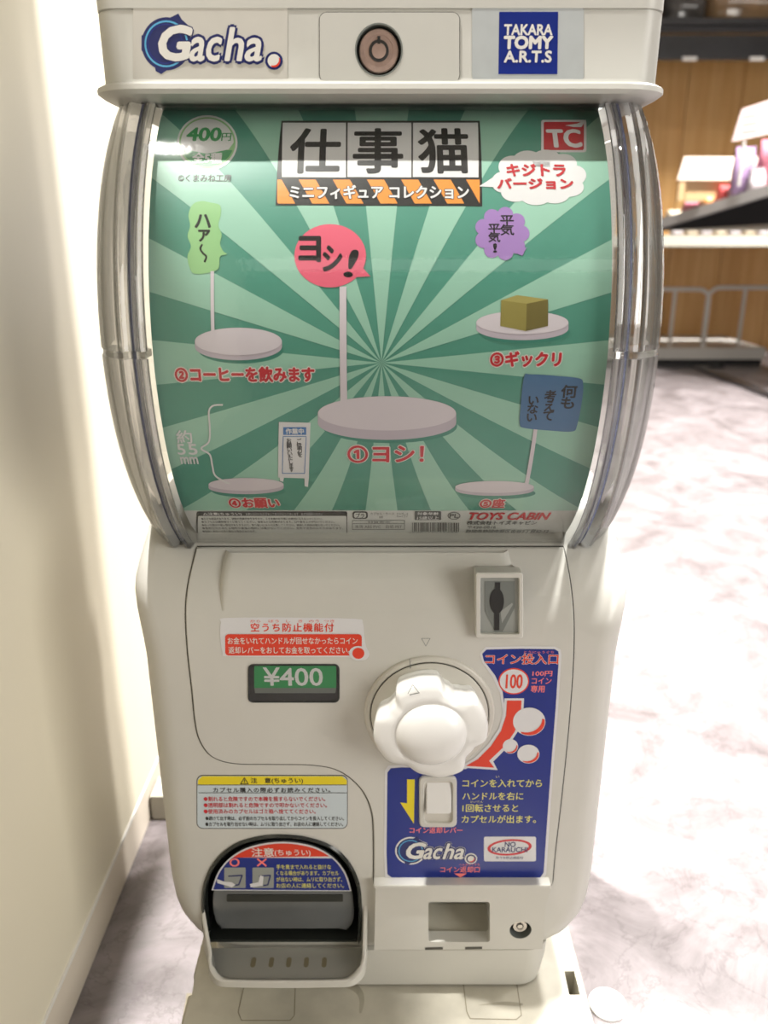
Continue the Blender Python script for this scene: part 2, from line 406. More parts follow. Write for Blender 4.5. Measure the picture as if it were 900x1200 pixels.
struct('wall_right', box((5.0, -4.5, 0), (5.04, 6.0, 2.56)), 'shopwall')
struct('wall_far', box((-3.0, 6.0, 0), (5.0, 6.04, 2.56)), 'shopwall')
XL = -0.270
struct('wall_left', box((XL-0.03, -1.1, 0.048), (XL, 1.3, 1.22), 0.001), 'wall')
struct('baseboard_left', box((XL-0.03, -1.1, 0.0), (XL+0.001, 1.3, 0.046), 0.0006), 'base')
struct('trim_1', box((XL-0.02, -1.1, 0.0462), (XL+0.0022, 1.3, 0.0492), 0.0005), 'white')
struct('trim_2', box((XL+0.003, 0.262, 0.0), (0.10, 0.30, 0.032), 0.002), 'backpanel')

for i, (p, e) in enumerate(SPOTS):
    t = thing('ceiling_spotlight', ['round ceiling spotlight above the left board', 'ceiling spotlight over the floor right of the machine', 'ceiling spotlight over the aisle behind the machine', 'ceiling spotlight furthest right above the aisle', 'ceiling spotlight behind the capsule machine', 'ceiling spotlight in front of the wooden shelf', 'ceiling spotlight at the right end of the wooden shelf', 'ceiling spotlight above the board behind the capsule machine'][i], 'light', p)
    bm = bm_new(); x, y, z = p
    add_loft(bm, [[Vector((x+r*math.cos(a*math.pi/12), y+r*math.sin(a*math.pi/12), zz)) for a in range(24)] for r, zz in ((0.05, 2.56), (0.055, 2.535), (0.055, 2.52), (0.044, 2.52), (0.043, 2.55))], caps=(False, True))
    obj('lamp_housing', bm, M['white_metal'], t, smooth=40)
    ld = bpy.data.lights.new('lamp', 'SPOT'); ld.energy = e; ld.color = WARM if i in (0,) else (1.0, 0.965, 0.93); ld.shadow_soft_size = 0.03 if i == 0 else 0.10; ld.spot_size = math.radians(82 if i == 4 else 100); ld.spot_blend = 0.6
    if i == 7: ld.spot_size = math.radians(50); ld.shadow_soft_size = 0.02
    lo = bpy.data.objects.new('lamp', ld); link(lo, t)
for i, (p, sx, sy, e) in enumerate(PANELS):
    t = thing('ceiling_panel_light', ['large ceiling light panel behind the photographer', 'ceiling light panel far behind the photographer', 'long ceiling light panel over the right aisle', 'ceiling light panel in front of the shelving'][i], 'light', p)
    x, y, z = p
    obj('lamp_frame', box((x-sx/2-0.02, y-sy/2-0.02, 2.515), (x+sx/2+0.02, y+sy/2+0.02, 2.56), 0.004), M['white_metal'], t)
    ld = bpy.data.lights.new('lamp', 'AREA'); ld.shape = 'RECTANGLE'; ld.size = sx; ld.size_y = sy; ld.energy = e; ld.color = WARM
    lo = bpy.data.objects.new('lamp', ld); link(lo, t)

for lp, lw_, lh_, le_, ll_ in FILL_PANELS:
    lb_t = thing('fill_panel', ll_, 'fill_panel', (lp[0], lp[1], 0))
    ang = math.atan2(-0.1-lp[1], -0.27-lp[0])                     # faces the left board
    lb_t.rotation_euler = (0, 0, 0)
    ld = bpy.data.lights.new('lamp', 'AREA'); ld.shape = 'RECTANGLE'; ld.size = lw_; ld.size_y = lh_; ld.energy = le_; ld.color = (1.0, 0.97, 0.9)
    lo = bpy.data.objects.new('lamp', ld); link(lo, lb_t); lo.location = (0, 0, lp[2]); lo.rotation_euler = (math.pi/2, 0, ang-math.pi/2+math.pi*0)
    bm = box((-lw_/2-0.04, -0.10, 0.0), (lw_/2+0.04, -0.02, lp[2]+lh_/2+0.04), 0.004)
    bmesh.ops.rotate(bm, verts=bm.verts, cent=(0, 0, 0), matrix=Matrix.Rotation(ang-math.pi/2, 3, 'Z')); bmesh.ops.translate(bm, verts=bm.verts, vec=(lp[0], lp[1], 0))
    obj('fill_panel_case', bm, M['white_metal'], lb_t)

# ------------------------------------------------------------------ the capsule machine
mach = thing('capsule_vending_machine', 'cream plastic coin operated capsule toy machine with curved clear display and white dial', 'vending machine', (0, 0.12, 0.0425))
def rr_row(z, hw, y0, y1, rc, n=6):
    return [Vector((p[0], p[1], z)) for p in rrect(-hw, y0, hw, y1, rc, n)]
BODY = [(0.0835, 0.120, 0.016, 0.03), (0.0845, 0.133, 0.006, 0.03), (0.090, 0.148, 0.002, 0.03), (0.100, 0.1595, 0.0, 0.028), (0.115, 0.1675, 0.0, 0.026), (0.130, 0.1705, 0.0, 0.024), (0.150, 0.1715, 0.0, 0.022), (0.350, 0.1725, 0.0, 0.020),
        (0.362, 0.1733, 0.0, 0.020), (0.375, 0.1745, 0.0008, 0.019), (0.388, 0.1765, 0.004, 0.018), (0.400, 0.1780, 0.010, 0.016), (0.408, 0.1780, 0.0155, 0.015), (0.418, 0.1762, 0.0238, 0.013), (0.430, 0.1735, 0.0355, 0.012), (0.445, 0.1705, 0.0516, 0.010), (0.455, 0.1690, 0.062, 0.010), (0.456, 0.162, 0.066, 0.008)]
housing = obj('housing', loft([rr_row(z, hw, y, 0.245, rc) for z, hw, y, rc in BODY]), M['body'], mach, smooth=32)
S0 = Front(0.0); SD = Front(0.0012)
arch = [(242, 1104), (240, 1080), (239, 1060), (242, 1035), (254, 1010), (276, 991), (304, 982), (332, 980), (360, 983), (388, 993), (407, 1011), (418, 1034), (421, 1060), (421, 1080), (420, 1104)]
AR = uvs(S0, spline(arch, 4, closed=False))
def cut_prism(pts, a=-0.05, b=0.03): return prism(pts, a, b)
def cyl_y(cx, cz, r, a, b, n=32): return prism([(cx+r*math.cos(2*math.pi*i/n), cz+r*math.sin(2*math.pi*i/n)) for i in range(n)], a, b)
win = [S0.uv(*p) for p in rrect(291, 777, 398, 822, 6)]
lev = [S0.uv(*p) for p in rrect(495, 911, 532, 964, 6)]
ret = [S0.uv(*p) for p in rrect(502, 1057, 575, 1107, 3)]
lk = Flat(-0.007).uv(610, 1090)
cutout(housing, [cut_prism(AR, -0.05, 0.036), cut_prism(win, -0.05, 0.010), cut_prism(lev, -0.05, 0.012), cut_prism(ret, -0.05, 0.032), cyl_y(lk[0], lk[1], 0.0088, -0.05, 0.006)])
# plinth under the housing
obj('plinth', loft([rr_row(0.0445, 0.136, 0.004, 0.24, 0.02), rr_row(0.066, 0.139, 0.002, 0.24, 0.02), rr_row(0.0838, 0.140, 0.002, 0.24, 0.02)]), M['body2'], mach, smooth=32)
# front door panel with its seam
DL = [(231, 641), (225, 665), (220, 690), (218, 718), (220, 760), (225, 805), (229, 845), (235, 868), (249, 886), (275, 894), (320, 895), (368, 896), (398, 903), (422, 922), (435, 948), (438, 980), (438, 1036)]
DR = [(647, 1036), (650, 1000), (658, 930), (666, 850), (671, 780), (672, 730), (669, 690), (664, 660), (660, 641)]
door = spline(DL, 5, closed=False)+spline(DR, 5, closed=False)
DU = uvs(S0, door)
def shell(name, S, U, thick, m, parent, bev=0.0007, label=None):
    """panel following surface S with a rim of given thickness and a softened edge"""
    Ui = inset(U, bev); n = len(U)
    bm = bm_new()
    f = bm.faces.new([bm.verts.new((p[0], p[1], 0)) for p in Ui]); bmesh.ops.triangulate(bm, faces=[f]); finish2d(bm, S, 0)
    bmesh.ops.recalc_face_normals(bm, faces=bm.faces)
    # rim rows, resampled so that they follow the curve
    def dense(P):
        out = []
        for i in range(len(P)):
            a, b = P[i], P[(i+1) % len(P)]; k = max(1, int(math.hypot(b[0]-a[0], b[1]-a[1])/0.004))
            out += [(a[0]+(b[0]-a[0])*j/k, a[1]+(b[1]-a[1])*j/k) for j in range(k)]
        return out
    Do = dense(U); Di = inset(Do, bev)
    add_loft(bm, [[S.pt(p[0], p[1], -thick) for p in Do], [S.pt(p[0], p[1], -bev) for p in Do], [S.pt(p[0], p[1], 0) for p in Di]], caps=(False, False))
    bmesh.ops.recalc_face_normals(bm, faces=bm.faces)
    return obj(name, bm, M[m], parent, smooth=50, label=label)
patch_uv('seam_gap', S0, [inset(DU, -0.0008)], 0.0003, 'gap', mach, label='thin dark gap around the front panel')
fd = shell('front_panel', SD, DU, 0.0010, 'body', mach)
cutter = [prism(win, -0.05, 0.0095), prism(lev, -0.05, 0.0115)]
# openings in panel: rebuild as boolean needs closed mesh, so the two openings get their own raised wells instead
for c in cutter: c.free()
# lower right coin return housing
LB = uvs(Flat(-0.007), [(439, 1040), (440, 1038), (643, 1037), (647, 1042), (641, 1060), (636, 1113), (438, 1114)])
lb = obj('coin_return_housing', prism(inset(LB, 0.0008), -0.007, 0.004, inset(LB, -0.0005)), M['body2'], mach, smooth=32)
cutout(lb, [prism([Flat(-0.007).uv(*p) for p in rrect(502, 1057, 574, 1104, 3)], -0.05, 0.05), cyl_y(lk[0], lk[1], 0.0088, -0.05, 0.05)])
obj('housing_ledge', box((LB[6][0]+0.0003, -0.0098, LB[2][1]-0.0015), (LB[2][0]+0.0012, 0.0, LB[2][1]+0.0022), 0.0012, 3), M['body2'], mach, smooth=40)
SL = Flat(-0.007)
patch('seam_line', SL, [[(498, 1110), (519, 1109.5), (519, 1112.5), (498, 1113)], [(545, 1109.5), (565, 1109), (565, 1112), (545, 1112.5)]], 0.0002, 'gap', mach)
# inside of coin return: sloped floor
r0 = S0.uv(502, 1057); r1 = S0.uv(575, 1107)
bm = loft([[Vector((r0[0]+0.0005, -0.006, r1[1]+0.001)), Vector((r0[0]+0.0005, 0.031, r1[1]+0.001)), Vector((r0[0]+0.0005, 0.031, r1[1]+0.012))], [Vector((r1[0]-0.0005, -0.006, r1[1]+0.001)), Vector((r1[0]-0.0005, 0.031, r1[1]+0.001)), Vector((r1[0]-0.0005, 0.031, r1[1]+0.012))]])
obj('coin_return_chute', bm, M['stand'], mach)
# small lock at lower right
def lock(name, cx, cz, y, r, m, parent, depth=0.0, label=None, n=32):
    def ring(rr, yy): return [Vector((cx+rr*math.cos(2*math.pi*i/n), yy, cz+rr*math.sin(2*math.pi*i/n))) for i in range(n)]
    bm = loft([ring(r, y+0.008), ring(r, y+0.0008), ring(r*0.95, y), ring(r*0.72, y), ring(r*0.71, y+0.0003), ring(r*0.52, y+0.0003), ring(r*0.50, y), ring(r*0.36, y), ring(r*0.35, y-0.0003), ring(r*0.2, y-0.0003)])
    o = obj(name, bm, M[m], parent, smooth=35, label=label)
    bm = bm_new(); add_loft(bm, [ring(r*0.50, y-0.0002), ring(r*0.36, y-0.0002)], caps=(False, False)); bmesh.ops.recalc_face_normals(bm, faces=bm.faces)
    add_box(bm, (cx-r*0.07, y-0.0004, cz+r*0.30), (cx+r*0.07, y+0.001, cz+r*0.64))
    obj('keyway', bm, M['dark'], o)
    return o
bm = loft([[Vector((lk[0]+r*math.cos(a*math.pi/16), y, lk[1]+r*math.sin(a*math.pi/16))) for a in range(32)] for r, y in ((0.0088, -0.0068), (0.0086, 0.0055), (0.004, 0.0056))], caps=(False, True))
obj('lock_well', bm, M['slotgrey2'], mach, smooth=35)
lock('key_lock', lk[0], lk[1]+0.0008, -0.004, 0.0058, 'steelm', mach, label='small round chrome lock below the blue sticker')

# ---- shoulder bulge behind the drum (raised centre of the panel)
SB = Front(0.0034, 0.86)
RB = [(263, 648), (258, 668), (256, 690), (257, 715), (261, 738)]
RB2 = [(598, 742), (602, 715), (604, 690), (602, 668), (597, 648)]
SBu = uvs(SB, spline(RB, 4, closed=False)+spline(RB2, 4, closed=False))
def bulge():
    # panel top standing proud of the shoulder and dying into the face below
    z0 = min(p[1] for p in SBu); z1 = max(p[1] for p in SBu); xl = lambda z: -1; rows = []
    Lc = [SB.uv(*p) for p in spline(RB, 4, closed=False)]; Rc = [SB.uv(*p) for p in spline(RB2, 4, closed=False)]
    def interp(C, z):
        C = sorted(C, key=lambda p: p[1])
        if z <= C[0][1]: return C[0][0]
        for a, b in zip(C, C[1:]):
            if a[1] <= z <= b[1]: return a[0]+(b[0]-a[0])*(z-a[1])/max(1e-9, b[1]-a[1])
        return C[-1][0]
    zz = [0.384+(z1-0.384)*i/16 for i in range(17)]
    for z in zz:
        t = min(1, max(0, (z-0.386)/0.034)); lift = 0.0062*t*t*(3-2*t)-0.0004*(1-t)
        yb = fy(z)-0.0012; y = yb-lift+0.0001; a, b = interp(Lc, z), interp(Rc, z); e = 0.004
        rows.append([Vector((a, yb+0.0015, z)), Vector((a+e*0.3, yb-lift*0.5, z)), Vector((a+e, y, z)), Vector((a+2*e, y-0.0001, z))]+[Vector((a+2*e+(b-a-4*e)*k/10, y-0.0001, z)) for k in range(1, 10)]+[Vector((b-2*e, y-0.0001, z)), Vector((b-e, y, z)), Vector((b-e*0.3, yb-lift*0.5, z)), Vector((b, yb+0.0015, z))])
    bm = bm_new(); add_loft(bm, rows, caps=(False, False), close=False); bmesh.ops.recalc_face_normals(bm, faces=bm.faces)
    return bm
obj('panel_bulge', bulge(), M['body'], mach, smooth=60)

# ---- coin slot
cs = thing_slot = None
FS = Flat(-0.0055)
fr = [FS.uv(*p) for p in ((556, 671), (613, 671), (611, 749), (604, 749), (605, 745), (564, 745), (564, 749), (557, 749))]
o = uvs(FS, [(557, 671), (613, 671), (611, 749), (557, 749)])
def frame(name, outer, inner, yf, yb, m, parent, label=None, bevel=0.0008):
    n = len(outer)
    rows = [[Vector((p[0], yb, p[1])) for p in outer], [Vector((p[0], yf+bevel, p[1])) for p in outer], [Vector((p[0], yf, p[1])) for p in inset(outer, bevel)],
            [Vector((p[0], yf, p[1])) for p in inset(inner, -bevel*0.6)], [Vector((p[0], yf+bevel*0.6, p[1])) for p in inner], [Vector((p[0], yb, p[1])) for p in inner]]
    bm = bm_new(); add_loft(bm, rows, caps=(False, False), ring=True); bmesh.ops.recalc_face_normals(bm, faces=bm.faces)
    return obj(name, bm, M[m], parent, smooth=35, label=label)
ou = [FS.uv(*p) for p in rrect(557, 671, 613, 748, 3, 3)]; inn = [FS.uv(*p) for p in rrect(563, 677, 608, 743, 1.5, 3)]
bez = frame('coin_slot_bezel', ou, inn, -0.0062, 0.004, 'body2', mach)
# hood running from bezel up and back into the shoulder
p1 = FS.uv(557, 671); p2 = FS.uv(613, 671); ztop = 0.418
bm = loft([[Vector((p1[0], 0.01, p1[1]-0.004)), Vector((p1[0], -0.0058, p1[1])), Vector((p1[0]+0.004, fy(ztop)-0.004, ztop)), Vector((p1[0]+0.004, fy(ztop)+0.01, ztop))],
           [Vector((p2[0], 0.01, p2[1]-0.004)), Vector((p2[0], -0.0058, p2[1])), Vector((p2[0]-0.006, fy(ztop)-0.004, ztop)), Vector((p2[0]-0.006, fy(ztop)+0.01, ztop))]])
bmesh.ops.bevel(bm, geom=list(bm.edges), offset=0.001, segments=2, affect='EDGES')
obj('slot_hood', bm, M['body'], mach, smooth=35)
FP = Flat(-0.0035)
pl = [FP.uv(*p) for p in rrect(563, 677, 608, 743, 1, 2)]
cp = obj('coin_slot_plate', prism(pl, -0.0035, 0.004), M['slotgrey'], mach, label='grey coin slot insert')
patch('plate_recess', FP, [(568, 681), (603, 681), (603, 712), (589, 740), (580, 740), (568, 716)], 0.0003, 'slotgrey2', cp)
patch('coin_slit', FP, [ell(582, 704, 8.5, 15, 28), [(580, 682), (586, 682), (586, 700), (580, 700)], [(579, 712), (585, 712), (585, 738), (579, 738)]], 0.0006, 'dark', cp)
patch('slit_edge', FP, [[(586.5, 716), (600, 706), (601, 708), (588, 730)]], 0.0005, 'slotgrey', cp)

# ---- price window
frame('price_window_frame', win, inset(win, 0.0012), -0.0022, 0.0098, 'smoke', mach, bevel=0.0004)
pw = obj('price_window', prism(inset(win, 0.001), 0.0082, 0.0098), M['smoke'], mach)
E2 = Flat(0.0) 
# the panel is solid here, so the window is a shallow raised well standing on it
for o_ in (pw,): bpy.data.objects.remove(o_)
SW = Flat(-0.0013)
pw = obj('price_window', poly_bm(SW, [inset(win, 0.001)], 0.0001), M['smoke'], mach, label='dark price window')
patch('price_label', SW, rrect(298, 780, 394, 806, 1), 0.0003, 'label_green', pw, label='green price label')
patch('label_fold', SW, [(298, 806), (394, 806), (393, 812), (299, 812)], 0.0003, 'slotgrey2', pw)
text('price_lettering', SW, '¥400', (309, 782, 378, 803), 0.0005, 'pwhite', pw, bold=0.28)
gl = obj('window_pane', prism([(p[0], p[1]) for p in inset(win, 0.0013)], -0.0021, -0.0019), M['sheet'], mach)

# ---- stickers on the front panel
st = patch('rule_sticker', SD, spline([(264, 724), (340, 723.5), (416, 725), (425, 729), (427, 745), (429, 757), (433, 766), (428, 773), (416, 773), (407, 770), (340, 770), (268, 769), (261, 765), (258, 745), (259, 729)], 3), 0.0002, 'pwhite', mach, label='white sticker with red lettering and a red dot')
patch('red_field', SD, [rrect(264, 743, 424, 768, 4)], 0.0003, 'red', st)
text('lettering', SD, '空うち防止機能付', (294, 730, 391, 740), 0.0003, 'red', st, bold=0.13, space=1.15)
text('lettering', SD, 'から    ぼう   し    き   のう  つき', (293, 726, 392, 729.2), 0.0003, 'red', st)
text('lettering', SD, 'お金をいれてハンドルが回せなかったらコイン', (267, 746.5, 419, 754.5), 0.0005, 'white', st, bold=0.06)
text('lettering', SD, '返却レバーをおしてお金を取ってください。', (268, 757.5, 410, 765.5), 0.0005, 'white', st, bold=0.06)
patch('dot_border', SD, [ell(420, 765, 11, 8.5, 24)], 0.0006, 'pwhite', st)
patch('red_dot', SD, [ell(420, 765, 7, 6.5, 24)], 0.0008, 'red', st)

bs_out = [(569, 758), (610, 757), (650, 757.5), (657, 761), (658, 768), (654, 830), (647, 920), (640, 1024), (636, 1031), (628, 1032), (540, 1031), (457, 1031), (451, 1027), (450, 1000), (451, 903), (455, 897), (470, 896), (520, 896.5), (545, 898), (566, 885), (583, 862), (589, 835), (586, 812), (577, 793), (565, 776), (562, 766)]
def corner_spline(p): return p
bst = patch('instruction_sticker', SD, bs_out, 0.0002, 'pwhite', mach, label='white bordered blue instruction sticker')
blue = [(570, 761), (610, 760), (650, 760.5), (654, 763), (655, 768), (651, 830), (644, 920), (637, 1022), (633, 1028), (626, 1029), (540, 1028), (459, 1028), (454, 1024), (453, 1000), (454, 905), (458, 900), (470, 899), (520, 899.5), (546, 901), (570, 886), (586, 864), (592, 835), (589, 810), (580, 791), (567, 774), (565, 766)]
patch('blue_field', SD, blue, 0.0003, 'blue', bst)
text('lettering_halo', SD, 'コイン投入口', (569, 766, 654, 778), 0.0004, 'pwhite', bst, bold=0.4)
text('lettering', SD, 'コイン投入口', (569, 766, 654, 778), 0.0005, 'red', bst, bold=0.16)
text('lettering', SD, 'とうにゅうぐち', (614, 762.5, 649, 765.5), 0.0004, 'pink', bst)
patch('coin_border', SD, [ell(602, 798, 18, 15.5, 32)], 0.0004, 'red', bst); patch('coin_disc', SD, [ell(602, 798, 16.5, 14, 32)], 0.0005, 'pwhite', bst)
text('lettering', SD, '100', (593, 790, 612, 806), 0.0006, 'red', bst, bold=0.24)
for s, b in (('100円', (624, 786, 647, 792)), ('コイン', (623, 794, 646, 801)), ('専用', (622, 803, 638, 811))):
    text('lettering', SD, s, b, 0.0004, 'pink', bst, bold=0.1)
arrow_w = [(591, 818), (614, 818), (613, 838), (606, 858), (594, 876), (578, 892), (583, 902), (538, 899), (556, 888), (572, 872), (584, 854), (590, 838)]
arrow_r = [(594, 820.5), (611, 820.5), (610, 838), (603, 857), (591, 874), (573, 891), (579, 899), (546, 897), (560, 889), (575, 874), (587, 856), (593, 838)]
patch('arrow_border', SD, arrow_w, 0.0004, 'pwhite', bst); patch('turn_arrow', SD, arrow_r, 0.0006, 'red', bst)
for cx, cy, rx, ry in ((598, 874, 9, 8.5), (620, 845, 19, 16.5), (619, 883, 13, 11)):
    c = patch('capsule_picture', SD, [ell(cx, cy, rx, ry, 32)], 0.0007 if cx != 598 else 0.00065, 'pwhite', bst)
    o1 = ell(cx, cy, rx-0.8, ry-0.8, 20, -10, 120); o2 = ell(cx-rx*0.18, cy-ry*0.22, rx*0.98, ry*0.98, 20, 0, 110)
    patch('capsule_shading', SD, [o1+list(reversed(o2))], 0.0009, 'red', bst)
for s, b in (('コインを入れてから', (542, 913, 635, 922)), ('ハンドルを右に', (542, 928, 613, 937)), ('1回転させると', (542, 942, 607, 951)), ('カプセルが出ます。', (541, 955, 628, 964))):
    text('lettering', SD, s, b, 0.0004, 'lyellow', bst, bold=0.1)
text('lettering', SD, 'い', (581, 908.5, 585, 911), 0.0004, 'lyellow', bst); text('lettering', SD, 'かいてん', (551, 938, 566, 940.5), 0.0004, 'lyellow', bst)
patch('down_arrow', SD, [(477, 913), (486, 913), (485, 965), (469, 940), (477, 941)], 0.0004, 'yellow', bst, label='yellow arrow pointing down')
text('lettering', SD, 'コイン返却レバー', (480, 969, 542, 976), 0.0004, 'pink', bst, bold=0.08)
text('lettering', SD, 'へんきゃく', (503, 965.5, 522, 968), 0.0004, 'pink', bst)
text('lettering', SD, 'コイン返却口', (516, 1015, 562, 1022), 0.0004, 'pink', bst, bold=0.08)
text('lettering', SD, 'へんきゃくぐち', (538, 1011.5, 562, 1014), 0.0004, 'pink', bst)
patch('red_pointer', SD, [(532, 1023), (547, 1023), (539.5, 1028)], 0.0004, 'pink', bst)
nk = patch('no_karauchi_badge', SD, rrect(567, 980, 628, 1009, 2), 0.0004, 'pwhite', bst, label='small white badge with a red oval')
def ring_px(cx, cy, rx, ry, wx, wy, n=36, rot=0):
    o_ = ell(cx, cy, rx, ry, n); i_ = ell(cx, cy, rx-wx, ry-wy, n); c, s = math.cos(math.radians(rot)), math.sin(math.radians(rot))
    R = lambda p: (cx+(p[0]-cx)*c-(p[1]-cy)*s, cy+(p[0]-cx)*s+(p[1]-cy)*c)
    return [[R(o_[k]), R(o_[(k+1) % n]), R(i_[(k+1) % n]), R(i_[k])] for k in range(n)]
patch('red_oval', SD, ring_px(597, 992.5, 26, 9.5, 3.5, 2.2, rot=-4), 0.0005, 'dred', bst)
text('lettering', SD, 'NO\nKARAUCHI', (577, 986, 618, 998), 0.0006, 'navy', bst, bold=0.09, align='CENTER', line=0.75)
text('lettering', SD, '空うち防止機能付', (581, 1003, 613, 1006), 0.0006, 'navy', bst)

def gacha_logo(S, bx, off, parent, ring_m='cyan'):
    x0, y0, x1, y1 = bx; W = x1-x0; H = y1-y0; X = lambda u: x0+u*W; Y = lambda v: y0+v*H
    # swirl with two spikes
    cx, cy, rx, ry = X(0.175), Y(0.50), W*0.175, H*0.44
    o_ = patch('logo_swirl', S, [ell(cx, cy, rx, ry, 36)], off, 'navy', parent)
    patch('swirl_spike', S, [[(X(0.20), Y(0.07)), (X(0.26), Y(0.0)), (X(0.285), Y(0.10)), (X(0.36), Y(0.26)), (X(0.33), Y(0.34)), (X(0.22), Y(0.2))], [(X(0.0), Y(0.36)), (X(0.045), Y(0.34)), (X(0.06), Y(0.6)), (X(0.0), Y(0.62))], [(X(0.09), Y(0.8)), (X(0.2), Y(0.9)), (X(0.14), Y(1.0)), (X(0.10), Y(0.95))]], off, 'navy', parent)
    patch('swirl_line', S, ring_px(cx, cy, rx*0.88, ry*0.88, rx*0.07, ry*0.07), off+0.0001, ring_m, parent)
    patch('swirl_line', S, ring_px(cx-rx*0.05, cy, rx*0.72, ry*0.76, rx*0.05, ry*0.05), off+0.0001, 'blue', parent)
    mm = 1000*(S.uv(x1, cy)[0]-S.uv(x0, cy)[0])
    text('logo_outline', S, 'G', (X(0.13), Y(0.22), X(0.34), Y(0.76)), off+0.00015, 'navy', parent, bold=mm*0.02, shear=0.25)
    text('logo_outline', S, 'ac', (X(0.35), Y(0.40), X(0.555), Y(0.78)), off+0.00015, 'navy', parent, bold=mm*0.024, shear=0.25)
    text('logo_outline', S, 'ha', (X(0.61), Y(0.24), X(0.86), Y(0.78)), off+0.00015, 'navy', parent, bold=mm*0.024, shear=0.25)
    text('logo_lettering', S, 'G', (X(0.13), Y(0.22), X(0.34), Y(0.76)), off+0.0003, 'white', parent, bold=mm*0.012, shear=0.25)
    text('logo_lettering', S, 'ac', (X(0.35), Y(0.40), X(0.555), Y(0.78)), off+0.0003, 'white', parent, bold=mm*0.006, shear=0.25)
    text('logo_lettering', S, 'ha', (X(0.61), Y(0.24), X(0.86), Y(0.78)), off+0.0003, 'white', parent, bold=mm*0.006, shear=0.25)
    patch('logo_ball_outline', S, [ell(X(0.935), Y(0.78), W*0.062, H*0.15, 24)], off+0.00015, 'navy', parent)
    patch('logo_ball', S, [ell(X(0.935), Y(0.78), W*0.045, H*0.11, 24)], off+0.0003, 'white', parent)
    patch('logo_ball_shade', S, [ell(X(0.935), Y(0.78), W*0.045, H*0.11, 16, -20, 110)+list(reversed(ell(X(0.928), Y(0.76), W*0.043, H*0.10, 16, -20, 110)))], off+0.0004, 'red', parent)
patch('swirl_white_edge', SD, [ell(481.3, 996.5, 18.3, 16.2, 32)], 0.0004, 'white', bst); patch('ball_white_edge', SD, [ell(551.8, 1005.7, 7.4, 6.4, 20)], 0.0004, 'white', bst)
for q_, b_ in (('G', (477, 987.3, 496.6, 1005)), ('ac', (497.6, 993.2, 516.6, 1005.7)), ('ha', (521.7, 988, 545, 1005.7))): text('logo_white_edge', SD, q_, b_, 0.0004, 'white', bst, bold=1.75, shear=0.25)
gacha_logo(SD, (465, 980, 558, 1013), 0.0005, bst)

# lever: raised cream well with a rocker inside
lo_ = [SD.uv(*p) for p in rrect(491, 908, 535, 967, 6)]; li_ = [SD.uv(*p) for p in rrect(497, 913, 530, 962, 5)]
frame('lever_surround', lo_, li_, -0.0042, 0.0, 'body2', mach)
patch('lever_well', SD, [rrect(496, 912, 531, 963, 4)], 0.0006, 'ring', mach)
a = SD.uv(499, 915); b = SD.uv(528, 950)
bm = loft([[Vector((a[0], -0.0015, b[1])), Vector((a[0], -0.0075, b[1]+0.002)), Vector((a[0], -0.0062, b[1]+0.010)), Vector((a[0], -0.0015, a[1]))], [Vector((b[0], -0.0015, b[1])), Vector((b[0], -0.0075, b[1]+0.002)), Vector((b[0], -0.0062, b[1]+0.010)), Vector((b[0], -0.0015, a[1]))]])
bmesh.ops.bevel(bm, geom=list(bm.edges), offset=0.0009, segments=2, affect='EDGES')
obj('return_lever', bm, M['knob'], mach, smooth=40, label='white coin return lever')

# ---- dial
dc = at_y(503, 835, 0.0); dx, dz = dc.x, dc.z
def ringp(r, y, n=64, cx=None, cz=None): return [Vector(((cx if cx is not None else dx)+r*math.cos(2*math.pi*i/n), y, (cz if cz is not None else dz)+r*math.sin(2*math.pi*i/n))) for i in range(n)]
bm = loft([ringp(0.0478, -0.0008), ringp(0.0472, -0.0030), ringp(0.0462, -0.0038), ringp(0.0440, -0.0038), ringp(0.0432, -0.0030), ringp(0.0428, -0.0010)], caps=(False, False))
dial = obj('dial_ring', bm, M['ring'], mach, smooth=35)
obj('dial_gap', loft([ringp(0.0432, -0.0031), ringp(0.0424, -0.0031)], caps=(False, False)), M['gap'], mach)
obj('dial_disc', loft([ringp(0.0425, -0.0010), ringp(0.0425, -0.0040), ringp(0.0415, -0.0046), ringp(0.030, -0.0046)]), M['ring'], mach, smooth=35)
KP = [(-55, 355), (-77, 345), (-98, 318), (-122, 290), (-146, 352), (-170, 362), (167, 356), (150, 300), (138, 298), (126, 362), (105, 356), (84, 352), (72, 298), (58, 285), (48, 312), (39, 362), (15, 360), (-8, 356), (-22, 302), (-38, 292)]
KP = sorted([(a % 360, r) for a, r in KP])
def krad(deg):
    deg %= 360; pts = [(KP[-1][0]-360, KP[-1][1])]+KP+[(KP[0][0]+360, KP[0][1])]
    for (a, ra), (b, rb) in zip(pts, pts[1:]):
        if a <= deg <= b:
            t = (deg-a)/(b-a); t = t*t*(3-2*t); return (ra+(rb-ra)*t)/355*0.0398
kx, kz = dx-0.0002, dz+0.0015
def krow(s, y, blend=0.0, rc=0.0240, n=120):
    out = []
    for i in range(n):
        d = 360*i/n; r = krad(d)*s*(1-blend)+rc*blend; out.append(Vector((kx+r*math.cos(math.radians(d)), y, kz+r*math.sin(math.radians(d)))))
    return out
bm = loft([krow(0.93, -0.004), krow(0.97, -0.012), krow(1.0, -0.022), krow(1.0, -0.0255), krow(0.985, -0.0275), krow(0.95, -0.0290), krow(0.90, -0.0297, 0.15), krow(1, -0.0305, 0.6), krow(1, -0.0307, 1.0, 0.0262), krow(1, -0.0303, 1.0, 0.0250), krow(1, -0.0305, 1.0, 0.0243), krow(1, -0.0325, 1.0, 0.0232), krow(1, -0.0352, 1.0, 0.0200), krow(1, -0.0374, 1.0, 0.0150), krow(1, -0.0386, 1.0, 0.0090), krow(1, -0.0391, 1.0, 0.0035)])
knob = obj('turning_knob', bm, M['knob'], mach, smooth=50, label='white four lobed turning knob')
KS = Flat(-0.0297)
